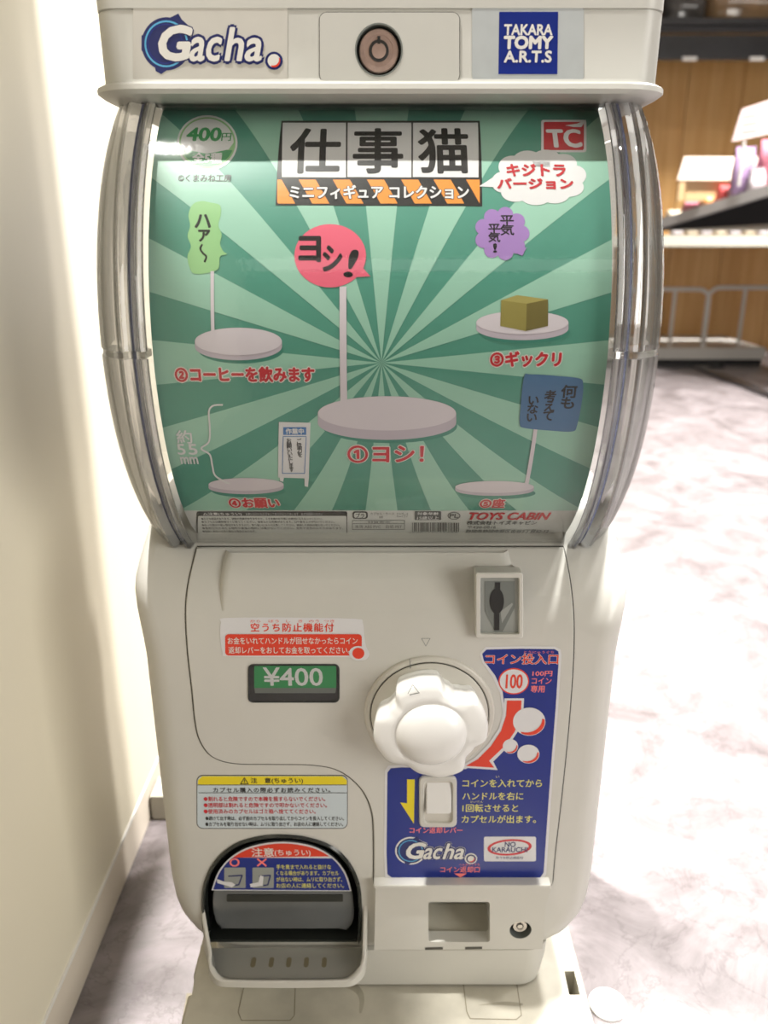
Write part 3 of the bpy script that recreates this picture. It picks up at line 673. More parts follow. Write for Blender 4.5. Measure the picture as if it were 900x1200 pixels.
patch('pointer_mark', KS, stroke([(483.5, 802), (478, 812.5)], 0.7)+stroke([(483.5, 802), (491, 811.5)], 0.7)+stroke([(480, 814), (491.5, 811.5)], 1.0), 0.0004, 'slotgrey', knob)
patch('ring_mark', Flat(-0.0046), stroke([(480, 772), (481, 783)], 0.9), 0.0003, 'slotgrey2', dial)
patch('start_mark', SD, stroke([(494, 748), (504, 748), (499, 757), (494, 748)], 0.7), 0.0002, 'slotgrey', mach)

# ---- warning label lower left
W_ = S0
wl = patch('warning_sticker', W_, rrect(230.5, 908, 407.5, 971, 7), 0.0002, 'dgrey', mach, label='pale warning sticker with a yellow heading')
patch('warning_field', W_, rrect(231.3, 909, 406.8, 970, 6.5), 0.0003, 'warn_grey', wl)
patch('yellow_heading', W_, [(232, 919), (232, 914), (237, 909.3), (401, 909.3), (406.5, 914), (406.5, 919)], 0.0004, 'yellow', wl)
patch('rule_line', W_, [[(232, 919), (406.5, 919), (406.5, 919.8), (232, 919.8)], [(233, 928.3), (406.5, 928.3), (406.5, 929), (233, 929)]], 0.0005, 'dgrey', wl)
patch('warning_triangle', W_, stroke([(282, 918), (291, 918), (286.5, 911), (282, 918)], 0.9)+[[(286, 913), (287.2, 913), (287, 917), (286.2, 917)]], 0.0005, 'black', wl)
text('lettering', W_, '注　意(ちゅうい)', (294, 911, 355, 918.2), 0.0005, 'black', wl, bold=0.1)
text('lettering', W_, 'カプセル購入の際必ずお読みください。', (250, 922.5, 387, 928), 0.0005, 'black', wl, bold=0.08, space=1.2)
for i, s in enumerate(('●割れると危険ですので本機を揺すらないでください。', '●透明部は割れると危険ですので叩かないでください。', '●使用済みのカプセルはゴミ箱へ捨ててください。')):
    text('lettering', W_, s, (239, 933+7.3*i, (381, 383, 370)[i], 938.5+7.3*i), 0.0005, 'dred', wl, bold=0.06)
for i, s in enumerate(('●続けて出す時は、必ず前のカプセルを取り出してからコインを投入してください。', '●カプセルを取り出せない時は、ムリに取り出さず、お店の人に連絡してください。')):
    text('lettering', W_, s, (241, 956+6.8*i, (403, 402)[i], 961+6.8*i), 0.0005, 'black', wl, bold=0.05)

# ---- capsule outlet
out_ = AR; n_ = len(AR)
xl_, zb_ = AR[0]; xr_ = AR[-1][0]
A_in = inset(AR, 0.0030)
rows = []
bm = bm_new()
add_loft(bm, [[Vector((p[0], -0.0006, p[1])) for p in inset(AR, -0.0022)], [Vector((p[0], -0.0022, p[1])) for p in inset(AR, -0.0008)], [Vector((p[0], -0.0016, p[1])) for p in inset(AR, 0.0006)], [Vector((p[0], 0.010, p[1])) for p in inset(AR, 0.0014)]], caps=(False, False), close=False)
obj('outlet_rim', bm, M['smoke'], mach, smooth=50, label='dark rubber rim around the outlet arch')
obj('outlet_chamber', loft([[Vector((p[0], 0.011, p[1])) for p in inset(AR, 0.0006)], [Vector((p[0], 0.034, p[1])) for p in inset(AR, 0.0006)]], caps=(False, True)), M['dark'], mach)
# flap: grey translucent door, tilted back a little at its lower edge
FL = Flat(0.0045)
fl_px = [(252, 1078), (249, 1060), (252, 1038), (263, 1014), (283, 997), (308, 989), (332, 987), (356, 990), (381, 999), (399, 1014), (410, 1037), (414, 1060), (414, 1078), (408, 1088), (395, 1089), (270, 1089), (258, 1087)]
FU = uvs(FL, spline(fl_px, 4))
M['flap'] = mat('grey_translucent_flap', srgb(98, 101, 103), 0.12, noise=0.25, nscale=9, coat=0.5)
bm = prism(FU, 0.0045, 0.0075); bmesh.ops.bevel(bm, geom=[e for e in bm.edges if len(e.link_faces) == 2 and all(abs(v.co.y-0.0045) < 1e-6 for v in e.verts)], offset=0.001, segments=2, affect='EDGES')
flap = obj('outlet_flap', bm, M['flap'], mach, smooth=40, label='grey translucent outlet flap')
def clip_px(x0, x1, ytop, ybot, cx=331, cy=1062, rx=80, ry=73):
    pass
fs = spline([(248, 1043), (256, 1021), (272, 1003), (296, 991), (331, 986), (366, 991), (390, 1004), (405, 1022), (412, 1044)], 4, closed=False)
patch('flap_sticker', FL, fs, 0.0003, 'pwhite', flap, label='arched red and blue caution sticker')
arc_ = spline([(250, 1042), (258, 1021.5), (273, 1004.5), (297, 992.8), (331, 988), (365, 992.8), (389, 1005.5), (403, 1023), (410, 1043)], 6, closed=False)
patch('blue_field', FL, [p for p in arc_ if p[1] >= 1004], 0.0004, 'blue', flap)
topa = [p for p in arc_ if p[1] <= 1004.5]
patch('red_field', FL, topa, 0.0005, 'red', flap)
text('lettering', FL, '注意', (295, 993, 321, 1003), 0.0007, 'white', flap, bold=0.14); text('lettering', FL, '(ちゅうい)', (322, 995, 364, 1003), 0.0007, 'white', flap, bold=0.08)
patch('right_mark', FL, ring_px(275, 1010, 6, 5, 2.2, 1.8, 20), 0.0006, 'pink', flap)
patch('wrong_mark', FL, stroke([(302, 1006), (312, 1014)], 2.0)+stroke([(312, 1006), (302, 1014)], 2.0), 0.0006, 'pink', flap)
patch('hint_picture', FL, [rrect(263, 1016, 288, 1040, 1), rrect(296, 1016, 321, 1040, 1)], 0.0006, 'slotgrey', flap)
patch('hint_outline', FL, stroke([(268, 1026), (284, 1025), (280, 1036), (273, 1037)], 1.6)+stroke([(304, 1026), (317, 1025), (314, 1036), (309, 1037)], 1.6), 0.0007, 'navy', flap)
patch('hint_hand', FL, [[(254, 1029), (262, 1032), (272, 1033), (276, 1036), (272, 1039), (266, 1037), (255, 1034)], [(293, 1035), (303, 1033), (305, 1025), (309, 1026), (308, 1037), (294, 1039)]], 0.0008, 'pwhite', flap)
for i, (s, x1_) in enumerate((('手を奥まで入れると抜けな', 388), ('くなる場合があります。カプセル', 397), ('が出ない時は、ムリに取り出さず、', 401), ('お店の人に連絡してください。', 403))):
    text('lettering', FL, s, (324, 1012.5+7.3*i, x1_, 1018+7.3*i), 0.0006, 'lyellow', flap, bold=0.05)
obj('flap_fold', prism([FL.uv(*p) for p in rrect(266, 1048, 402, 1056, 1)], 0.0038, 0.0046), M['smoke'], flap)
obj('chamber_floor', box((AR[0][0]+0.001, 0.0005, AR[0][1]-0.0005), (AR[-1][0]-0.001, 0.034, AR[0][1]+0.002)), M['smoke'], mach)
# tray
def tray():
    # closed outline of rim in px with depth; right/left sides rise to the body
    zt = 0.0875; yf = -0.0335
    L0 = at_y(239, 1060); R0 = at_y(424, 1060)
    xo_l, xo_r = at_y(237, 1062).x-0.0018, at_y(428, 1062).x+0.0018
    bl = at_y(240, 1140, yf); br = at_y(427, 1140, yf)
    # stations from left wall top, down the left side, around the front, up the right side
    st_ = []
    N = 10
    zc = at_y(330, 1152, yf).z
    path = []
    for i in range(6):
        t = i/5; path.append(Vector((xo_l*(1-t)+(bl.x-0.001)*t, 0.001+(yf*0.45-0.001)*t, L0.z+(0.100-L0.z)*(t**0.9))))
    rad = 0.016
    for i in range(1, 8):
        a = math.radians(90*i/7); path.append(Vector((bl.x+rad*(1-math.cos(a))-0.001, yf*0.45-(0.55*abs(yf))*math.sin(a), 0.100-0.0102*math.sin(a))))
    left = path[:]
    mid = [Vector((x, yf-0.0007*math.sin(math.pi*k/7), 0.0898)) for k, x in [(k, (bl.x+rad)+(br.x-rad-bl.x-rad)*k/7) for k in range(1, 7)]]
    cx = (xo_l+xo_r)/2; cx2 = (bl.x+br.x)/2
    right = [Vector((2*cx2-p.x if i > 5 else (2*cx-p.x)*(1-i/5)+(2*cx2-p.x)*(i/5), p.y, p.z)) for i, p in enumerate(left)]
    full = left+mid+list(reversed(right))
    return full
TR = tray(); cxT = sum(p.x for p in TR)/len(TR)
bm = bm_new()
def inn_(p, k, dz_): return Vector((p.x+(k if p.x < cxT-0.04 else (-k if p.x > cxT+0.04 else 0)), min(p.y+(k if p.y < -0.025 else 0), 0.003), p.z+dz_))
rows = [[Vector((p.x, p.y, 0.0845)) for p in TR], [Vector((p.x, p.y, 0.0845+(p.z-0.0845)*0.5)) for p in TR], TR, [inn_(p, 0.0012, 0.0008) for p in TR], [inn_(p, 0.0028, 0.0) for p in TR]]
add_loft(bm, rows, caps=(False, False), close=False)
bot = [v for v in bm.verts][:len(TR)]
bm.faces.new(bot)
bmesh.ops.recalc_face_normals(bm, faces=bm.faces)
tray_o = obj('outlet_tray', bm, M['body2'], mach, smooth=45)
inner = [inn_(p, 0.0028, 0.0) for p in TR]
bm = bm_new(); fl_z = 0.0872
top_r = inner; low = [Vector((p.x+(0.002 if p.x < cxT-0.04 else -0.002 if p.x > cxT+0.04 else 0), min(p.y+(0.003 if p.y < -0.02 else 0), 0.003), fl_z)) for p in inner]
add_loft(bm, [top_r, [a*0.4+b*0.6 for a, b in zip(top_r, [Vector((q.x, q.y, q.z+0.001)) for q in low])], low], caps=(False, False), close=False)
bm.verts.ensure_lookup_table(); bm.faces.new(list(bm.verts)[-len(low):]); bmesh.ops.recalc_face_normals(bm, faces=bm.faces)
tl = obj('tray_liner', bm, M['traygrey'], mach, smooth=40, label='grey inside of the outlet tray')
TS = Level(fl_z)
for px in (297, 318, 338.5, 359, 380):
    u, v = TS.uv(px, 1128)
    obj('drain_slot', poly_bm(TS, [rrect(u-0.0019, v-0.0048, u+0.0019, v+0.0048, 0.0019)], 0.0003), M['slotfloor'], tl)

# ---- drum: clear cover, poster inside
A_TOP, A_BOT = 0.960, -0.985
def arc_sweep(profile, a0, a1, n=48, caps=True, closed=True):
    rows = []
    for i in range(n+1):
        th = a0+(a1-a0)*i/n
        rows.append([Vector((x, AYC-r*math.cos(th), AZC+r*math.sin(th))) for x, r in profile])
    bm = bm_new(); add_loft(bm, rows, caps=(caps, caps), close=closed); bmesh.ops.recalc_face_normals(bm, faces=bm.faces); return bm
def circ(cx, cr, rad, n=14): return [(cx+rad*math.cos(2*math.pi*i/n), cr+rad*math.sin(2*math.pi*i/n)) for i in range(n)]
OUT = [(0.1355, 0.1835), (0.1372, 0.1862), (0.1395, 0.1872), (0.1415, 0.1860), (0.1430, 0.1832), (0.1445, 0.1826), (0.1460, 0.1840), (0.1480, 0.1862), (0.1505, 0.1868), (0.1525, 0.1850), (0.1545, 0.1815), (0.1580, 0.1795), (0.1620, 0.1760), (0.1655, 0.1705), (0.1692, 0.1635), (0.1705, 0.1550), (0.1708, 0.120)]
def solid_profile(sgn):
    inn = []
    for i, (x, r) in enumerate(OUT):
        a = OUT[max(0, i-1)]; b = OUT[min(len(OUT)-1, i+1)]; t = Vector((b[0]-a[0], b[1]-a[1])).normalized(); inn.append((x+t.y*0.0024, r-t.x*0.0024))
    inn = [(x, r) for x, r in inn]
    P = OUT+list(reversed(inn)); return [(sgn*x, r) for x, r in P]
for s in (-1, 1):
    for a0, a1, nm in ((0.012, A_TOP, 'cover_side'), (A_BOT, -0.012, 'cover_side')):
        obj(nm, arc_sweep(solid_profile(s), a0, a1, 40), M['acrylic'], mach, smooth=40)
    # joint flange between upper and lower half
    P = [(s*0.137, 0.184), (s*0.1435, 0.1815), (s*0.150, 0.184), (s*0.1562, 0.1805), (s*0.1630, 0.1755), (s*0.1675, 0.166), (s*0.1685, 0.150), (s*0.150, 0.150), (s*0.137, 0.170)]
    obj('joint_flange', arc_sweep(P, -0.0115, 0.0115, 2), M['acrylic'], mach, smooth=40)
    obj('corner_post', arc_sweep(circ(s*0.1440, 0.1765, 0.0035), A_BOT, A_TOP, 48), M['acrylic'], mach, smooth=60)
    M.setdefault('tint', clear_thick((0.55, 0.57, 0.68), 0.5))
    obj('dark_reflection_bead', arc_sweep(circ(s*0.1437, 0.1822, 0.0011, 8), A_BOT, A_TOP, 48), M['tint'], mach, smooth=60)  # dark tint puts the reflected dark lines of the cover edge into the bead
    bm = loft([[Vector((s*0.1710, AYC-0.085, z)) , Vector((s*0.1690, AYC-0.085, z)), Vector((s*0.1690, 0.243, z)), Vector((s*0.1710, 0.243, z))] for z in (0.462, 0.708)])
    obj('side_window', bm, M['sheet'], mach)
bm = arc_sweep([(-0.1358, 0.1835), (0.1358, 0.1835), (0.1358, 0.1823), (-0.1358, 0.1823)], A_BOT, A_TOP, 48)
obj('cover_front', bm, M['sheet'], mach, smooth=40, label='clear curved front cover')
obj('inner_case', arc_sweep([(-0.130, 0.168), (0.130, 0.168), (0.130, 0.05), (-0.130, 0.05)], -0.95, 0.93, 32), M['body2'], mach, smooth=40)
obj('rear_column', box((-0.150, 0.2, 0.44), (0.150, 0.245, 0.73), 0.003), M['body2'], mach)
obj('cover_top_rail', box((-0.136, 0.028, 0.7145), (0.136, 0.040, 0.7195), 0.001), M['acrylic'], mach)
# bottom rail
bz = at_y(450, 640, 0.045).z
bm = bm_new(); add_box(bm, (-0.139, 0.0435, bz-0.0015), (0.139, 0.060, bz+0.004), 0.001)
obj('cover_bottom_rail', bm, M['acrylic'], mach, smooth=40)
# ---- cap
YC = 0.015
zl = at_y(450, 112, 0.005).z
CAP = [(zl-0.0010, 0.148, 0.034, 0.02), (zl-0.0006, 0.157, 0.014, 0.024), (zl+0.0012, 0.1675, 0.0062, 0.030), (zl+0.0035, 0.1708, 0.0045, 0.030), (zl+0.0062, 0.1710, 0.0050, 0.030), (zl+0.0076, 0.1690, 0.0075, 0.028), (zl+0.0086, 0.1654, 0.0140, 0.018), (zl+0.0105, 0.1648, YC, 0.015), (zl+0.040, 0.1648, YC, 0.014)]
ztop = at_y(450, 11, YC).z
CAP += [(ztop-0.0006, 0.1648, YC, 0.014), (ztop-0.0003, 0.1641, YC+0.0008, 0.014), (ztop+0.0003, 0.1641, YC+0.0008, 0.014), (ztop+0.0006, 0.1650, YC-0.0004, 0.014), (1.40, 0.1652, YC-0.0004, 0.016), (1.406, 0.156, YC+0.006, 0.014)]  # unseen upper part carried higher to block light as a stacked machine would
cap = obj('cap_housing', loft([rr_row(z, hw, y, 0.25, rc) for z, hw, y, rc in CAP]), M['cap'], mach, smooth=32)
SC = Flat(YC)
kc = SC.uv(444, 59)
cutout(cap, [cyl_y(kc[0], kc[1], 0.0138, -0.02, YC+0.009)])
U = [SC.uv(*p) for p in rrect(374, 14, 539, 97, 9)]
kp_g = patch_uv('key_panel_gap', SC, [U], 0.0002, 'gap', mach)
bm = prism(inset(U, 0.0004), YC-0.0007, YC+0.002)
kp = obj('key_panel', bm, M['cap'], mach, smooth=40)
cutout(kp, [cyl_y(kc[0], kc[1], 0.0138, -0.02, YC+0.02)])
cutout(kp_g, [cyl_y(kc[0], kc[1], 0.0138, -0.02, YC+0.02)])
bm = loft([[Vector((kc[0]+r*math.cos(a*math.pi/20), y, kc[1]+r*math.sin(a*math.pi/20))) for a in range(40)] for r, y in ((0.0138, YC-0.0009), (0.0130, YC-0.0009), (0.0128, YC+0.0085), (0.006, YC+0.0086))], caps=(False, True))
obj('lock_well', bm, M['slotgrey2'], mach, smooth=35)
lock('key_lock', kc[0], kc[1], YC+0.0012, 0.0116, 'copper', mach, label='round bronze lock in the cap')
gs = patch('logo_sticker', SC, rrect(156, 3, 337, 96, 3), 0.0002, 'clearst', mach, label='clear sticker with a blue swirl logo')
gacha_logo(SC, (166, 16, 332, 87), 0.0003, gs)
ts = patch('maker_sticker', SC, rrect(553, 8, 684, 94, 4), 0.0002, 'sil', mach, label='silver sticker with a blue square logo')
patch('blue_square', SC, [(585, 14), (654, 14), (653, 87), (584, 87)], 0.0003, 'navy' if False else 'blue', ts)
text('lettering', SC, 'TAKARA', (591, 29, 647, 41), 0.0004, 'white', ts, bold=0.25); text('lettering', SC, 'TOMY', (591, 43, 647, 57), 0.0004, 'white', ts, bold=0.5); text('lettering', SC, 'A.R.T.S', (591, 60, 646, 73), 0.0004, 'white', ts, bold=0.3)

# ------------------------------------------------------------------ the poster (a sheet held inside the cover)
PO = thing('display_poster', 'green sunburst advertising poster with figure stands behind the clear cover', 'poster', (0, AYC-RP, AZC))
S = Arc(RP)
HWP = 0.1352; vt = S.uv(450, 117)[1]; vb = S.uv(450, 633)[1]
bm = arc_sweep([(-HWP, RP), (HWP, RP), (HWP, RP-0.0006), (-HWP, RP-0.0006)], vb/RP, vt/RP, 60)
sheet = obj('sheet', bm, M['paper'], PO, smooth=40)
vs = S.uv(450, 598)[1]
def clip(poly, lo, hi):
    for ax, val, sg in ((0, lo[0], 1), (0, hi[0], -1), (1, lo[1], 1), (1, hi[1], -1)):
        out = []
        for i in range(len(poly)):
            a, b = poly[i-1], poly[i]; da, db = (a[ax]-val)*sg, (b[ax]-val)*sg
            if (da >= 0) != (db >= 0):
                t = da/(da-db); out.append((a[0]+(b[0]-a[0])*t, a[1]+(b[1]-a[1])*t))
            if db >= 0: out.append(b)
        poly = out
        if not poly: return []
    return poly
lo, hi = (-HWP, vs), (HWP, vt)
patch_uv('teal_background', S, [[lo, (hi[0], lo[1]), hi, (lo[0], hi[1])]], 0.0001, 'teal', PO)
c0 = S.uv(447, 425); rays = []
for k in range(16):
    e = []
    for a in (-5.625+22.5*k, 5.625+22.5*k):
        a = math.radians(a); q = S.uv(447+90*math.sin(a), 425-90*math.cos(a)); d = Vector((q[0]-c0[0], q[1]-c0[1])).normalized(); e.append((c0[0]+d.x*0.6, c0[1]+d.y*0.6))
    r_ = clip([c0, e[0], e[1]], lo, hi)
    if len(r_) > 2: rays.append(r_)
patch_uv('sunburst', S, rays, 0.0002, 'mint', PO)
o1, o2, o3, o4, o5 = 0.0003, 0.0004, 0.0005, 0.0006, 0.0007
def pp(name, polys, off, m, label=None, parent=PO): return patch(name, S, polys, off, m, parent, label)
def pt_(s, bx, m, off=o4, **k): return text('lettering', S, s, bx, off, m, k.pop('parent', PO), **k)
# price roundel
pr = pp('price_roundel', ell(243, 168, 35.5, 32.5), o1, 'pwhite', 'green price roundel')
pp('roundel_ring', ell(243, 168, 33, 30), o2, 'bgreen', parent=pr); pp('roundel_top', ell(243, 168, 31, 28, 30, 180, 360)+[(268, 176), (243, 181), (218, 176)], o3, 'pwhite', parent=pr); pp('roundel_bottom', ell(243, 168, 31, 28, 30, 18, 162), o2+0.00005, 'pgreen', parent=pr)
pt_('400', (220, 151, 259, 166), 'pgreen', bold=0.5, parent=pr); pt_('円', (260, 157, 271, 166), 'pgreen', bold=0.1, parent=pr); pt_('全5種', (226, 180, 260, 192), 'pwhite', bold=0.3, parent=pr)
pt_('©くまみね工房', (209, 205, 271, 213.5), 'dgrey', o2, bold=0.1)
# title
ti = pp('title_frame', [(330, 142), (562, 142), (565, 242), (323, 241)], o1, 'black', 'black framed title with three white tiles and warning stripes')
for x0, x1 in ((331.5, 405.5), (407.5, 482), (484, 560)):
    pp('title_tile', [(x0, 144.5), (x1, 144.5), (x1+(0.7 if x1 > 500 else 0), 208.5), (x0-(1.0 if x0 < 400 else 0.3), 208)], o2, 'pwhite', parent=ti)
for s, b in (('仕', (341, 152, 398, 203)), ('事', (415, 152, 471, 203)), ('猫', (491, 152, 548, 203))): pt_(s, b, 'black', o3, bold=0.75, parent=ti)
stripes = []
for x in (310, 350, 390, 430, 470, 508, 546):
    a, b = x, x+20; q = [(a, 211), (b, 211), (b+16, 239), (a+16, 239)]
    q2 = clip(q, (325, 211), (562, 239))
    if len(q2) > 2: stripes.append(q2)
pp('warning_stripes', stripes, o2, 'orange', parent=ti)
pt_('ミニフィギュア コレクション', (340, 218, 549, 233.5), 'black', o3, bold=0.7, parent=ti); pt_('ミニフィギュア コレクション', (340, 218, 549, 233.5), 'pwhite', o4, bold=0.28, parent=ti)
tcb = pp('red_badge', rrect(634, 141, 687, 179, 3), o1, 'pwhite', 'red square badge with two white letters'); pp('badge_field', rrect(637, 143.5, 684, 176.5, 2), o2, 'dred', parent=tcb)
pt_('TC', (642, 153, 680, 173), 'pwhite', o3, bold=0.7, parent=tcb); pp('badge_bird', [[(662, 148), (676, 146), (687, 141), (681, 150), (672, 150)]], o4, 'pwhite', parent=tcb)
# cloud
cl = [ell(x, y, rx, ry, 24) for x, y, rx, ry in ((600, 196, 16, 13), (618, 190, 18, 13), (640, 188, 18, 12), (660, 193, 16, 12), (672, 206, 15, 12), (668, 220, 16, 11), (650, 227, 18, 12), (628, 229, 19, 12), (604, 226, 17, 11), (588, 214, 12, 12), (630, 208, 45, 22))]
cb = pp('cloud_bubble', cl+[[(580, 207), (561, 219), (585, 220)]], o2, 'pwhite', 'white cloud bubble with red lettering')
pt_('キジトラ', (594, 193.5, 662, 207), 'dred', bold=0.4, parent=cb); pt_('バージョン', (583, 210, 671, 222), 'dred', bold=0.4, parent=cb)
# captions
for s, b in (('②コーヒーを飲みます', (206, 430, 368, 447)), ('③ギックリ', (575, 412, 657, 429)), ('①ヨシ！', (408, 522, 496, 541)), ('④お願い', (269, 583, 327, 594)), ('⑤座', (563, 584, 591, 594))):
    h = pt_(s, b, 'white', o3, bold=1.1); h.name = 'caption'; pt_(s, b, 'dred', o4+0.0001, bold=0.42, parent=h)
# speech marks
g = pp('green_bubble', spline([(226, 240), (236, 236), (248, 238), (258, 241), (259, 252), (256, 264), (260, 275), (258, 286), (262, 295), (266, 298), (258, 301), (256, 315), (244, 320), (228, 321), (222, 313), (220, 300), (224, 289), (220, 277), (223, 265), (221, 252)], 4), o2, 'bgreen', 'green wavy speech bubble')
pt_('ハ', (229, 252, 247, 267), 'black', o3, bold=0.35, parent=g); pt_('ァ', (233, 270, 246, 283), 'black', o3, bold=0.3, parent=g)
pp('lettering', stroke(spline([(237, 287), (235, 292), (238, 297), (242, 301), (240, 307)], 4, closed=False), 2.2), o3, 'black', parent=g)
pk = pp('pink_bubble', [ell(387, 300, 42, 37), [(420, 308), (434, 324), (414, 325)]], o2, 'bpink', 'pink round speech bubble')
pt_('ヨ', (351, 278, 375, 306), 'black', o3, bold=0.7, parent=pk); pt_('シ', (379, 289, 400, 318), 'black', o3, bold=0.6, parent=pk, rot=-4); pt_('!', (407, 293, 417, 325), 'black', o3, bold=0.3, parent=pk, rot=-6, shear=0.2)
pu = pp('purple_bubble', [ell(588+23*math.cos(math.radians(a)), 274+22*math.sin(math.radians(a)), 9.5, 9.5, 18) for a in range(0, 360, 40)]+[ell(588, 274, 25, 24, 28), [(600, 295), (617, 290), (612, 300)]], o2, 'purple', 'purple cloud bubble')
pt_('平\n気', (586, 253, 602, 276), 'black', o3, bold=0.15, parent=pu, line=0.85); pt_('平\n気', (572, 263, 586, 284), 'black', o3, bold=0.15, parent=pu, line=0.85); pt_('!', (578, 286, 582, 296), 'black', o3, bold=0.2, parent=pu)
# figure stands (discs with their posts), the box and the two boards
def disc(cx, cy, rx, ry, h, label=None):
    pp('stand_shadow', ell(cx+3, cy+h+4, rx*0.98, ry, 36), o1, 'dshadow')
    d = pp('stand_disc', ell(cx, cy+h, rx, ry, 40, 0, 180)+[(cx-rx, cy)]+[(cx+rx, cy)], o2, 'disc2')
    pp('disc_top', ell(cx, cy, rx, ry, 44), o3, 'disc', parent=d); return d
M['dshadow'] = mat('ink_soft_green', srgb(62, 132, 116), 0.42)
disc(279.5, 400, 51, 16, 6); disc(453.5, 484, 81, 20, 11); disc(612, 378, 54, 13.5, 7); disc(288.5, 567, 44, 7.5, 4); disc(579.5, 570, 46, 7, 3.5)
pp('stand_post', [(247, 318), (251, 318), (252, 398), (248, 398)], o4, 'disc'); pp('stand_post', [(398, 336), (406, 336), (407, 474), (399, 474)], o4, 'disc'); pp('stand_post', [(625.5, 500), (630, 500), (619, 568), (614.5, 567)], o4, 'disc')
bx_ = pp('green_box', [(587, 352), (617, 356), (616, 388), (586, 382)], o4, 'olive', 'olive box standing on the right stand'); pp('box_side', [(617, 356), (642, 351), (642, 382), (616, 388)], o4, 'olive2', parent=bx_); pp('box_lid', [(587, 352), (606, 346), (642, 351), (617, 356)], o4, 'olive3', parent=bx_)
bb = pp('blue_board', spline([(614, 441), (622, 438.5), (650, 440), (678, 443), (683, 449), (682, 468), (676, 498), (670, 505), (645, 504), (615, 501), (609, 496), (610, 475)], 4), o5, 'steel', 'slate blue tilted board with handwriting')
pt_('何\nも', (657, 451, 675, 478), 'black', 0.0008, bold=0.25, parent=bb, line=0.85, align='CENTER'); pt_('考\nえ\nて', (637, 457, 650, 492), 'black', 0.0008, bold=0.22, parent=bb, line=0.8, align='CENTER'); pt_('い\nな\nい', (618, 464, 630, 493), 'black', 0.0008, bold=0.2, parent=bb, line=0.8, align='CENTER')
ab = pp('work_sign', [[(327, 494), (364, 495), (362, 560), (326, 559)], [(328, 558), (333, 558), (332, 564), (328, 563)], [(357, 558), (362, 558), (361, 570), (357, 569)]], o3, 'pwhite', 'white work sign with a blue heading')
pp('sign_header', [(332, 500), (359, 500), (359, 509), (332, 509)], o4, 'hblue', parent=ab); pp('sign_border', stroke([(332, 511), (359, 511), (357, 554), (331, 554)], 0.8, closed=True), o4, 'hblue', parent=ab)
pt_('作業中', (335, 501.5, 356, 508), 'pwhite', o5, bold=0.15, parent=ab); pt_('ご\n協\n力\nを', (348, 513, 354, 535), 'dgrey', o5, parent=ab, line=0.75, bold=0.08); pt_('お\n願\nい\nい\nた\nし\nま\nす', (337, 513, 343, 552), 'dgrey', o5, parent=ab, line=0.75, bold=0.08)
# size note
pt_('約', (207, 504, 225, 519), 'pwhite', o3, bold=0.2); pt_('5', (208, 520, 217, 532), 'pwhite', o3, bold=0.2); pt_('5', (221, 520, 231, 532), 'pwhite', o3, bold=0.2); pt_('mm', (212, 535, 232, 543), 'pwhite', o3, bold=0.2)
pp('size_brace', stroke(spline([(261, 474), (250, 475), (245, 482), (246, 500), (245, 517), (236, 525), (246, 532), (249, 545), (252, 556), (262, 563), (269, 566)], 5, closed=False), 2.0), o4, 'pwhite')
# bottom strip
cb_ = pp('caution_box', [rrect(230.5, 599, 407, 625, 2)], o1, 'black', 'small black edged caution text box'); pp('caution_field', rrect(232, 604, 406, 624.3, 1.5), o2, 'paper', parent=cb_)
pt_('△注意(ちゅうい)', (238, 600, 283, 603.5), 'pwhite', o2, bold=0.1, parent=cb_); pt_('お買い上げいただきましてありがとうございます　必ずお読みください', (288, 600.3, 378, 603.2), 'pwhite', o2, parent=cb_)
for i in range(5):
    s = ('●小さな部品があります。誤飲の危険がありますので、３才未満のお子様には絶対に与えないでください。', '●カプセルは開封後すぐに捨ててください。窒息などの危険があります。口や鼻をふさがないでください。', '●尖った部分や鋭い部分がありますので、取り扱いには十分注意してください。破損した商品は使わないでください。', '●直射日光のあたる場所や高温の場所には置かないでください。変形や変色のおそれがあります。', '●画像と商品とは多少異なる場合があります。')[i]
    pt_(s, (236+i*0.4, 605.8+3.7*i, (378, 392, 398, 402, 300)[i], 608.4+3.7*i), 'dgrey', o3, parent=cb_, bold=0.05)
pp('capsule_size_bar', [(238, 626), (310, 626), (311, 630), (239, 630)], o1, 'dgrey'); pt_('CAPSULE SIZE', (246, 627, 279, 629.4), 'pwhite', o2); pt_('65', (284, 626.4, 294, 629.8), 'pwhite', o2, bold=0.15); pt_('mm', (296, 627.6, 303, 629.6), 'pwhite', o2)
pt_('MADE IN CHINA', (347, 626, 391, 628.6), 'dgrey', o1, bold=0.05)
rm = pp('recycle_mark', rrect(413, 598.8, 431, 607.5, 3), o1, 'black'); pp('recycle_inner', rrect(415, 600.2, 429, 606.2, 2), o2, 'paper', parent=rm); pt_('プラ', (417, 600.8, 427, 605.8), 'black', o3, bold=0.1, parent=rm)
pt_('カプセル・ケース', (434, 600, 462, 603), 'dgrey', o1); pt_('袋', (444, 604, 449, 607), 'dgrey', o1); pt_('ミニブック', (465, 600, 478, 606), 'dgrey', o1)
pp('contents_table', stroke([(413, 609.5), (474, 609.5), (474, 620), (413, 620)], 0.6, closed=True)+stroke([(413, 613), (474, 613)], 0.5), o1, 'dgrey'); pt_('材質表示', (431, 610.3, 457, 612.5), 'dgrey', o2); pt_('本体 ABS PVC　台紙 PET', (416, 614.5, 471, 618.5), 'dgrey', o2)
ag = pp('age_box', rrect(486, 598.8, 517, 609, 1), o1, 'dgrey'); pt_('対象年齢', (489, 599.6, 514, 603), 'pwhite', o2, bold=0.1, parent=ag); pt_('15歳以上', (489, 604.3, 514, 608.3), 'pwhite', o2, bold=0.12, parent=ag)
random.seed(3); bars = []; x = 483.0
while x < 538:
    w_ = random.choice((0.7, 1.0, 1.6)); bars.append([(x, 612), (x+w_, 612), (x+w_, 622.5), (x, 622.5)]); x += w_+random.choice((0.8, 1.1, 1.5))
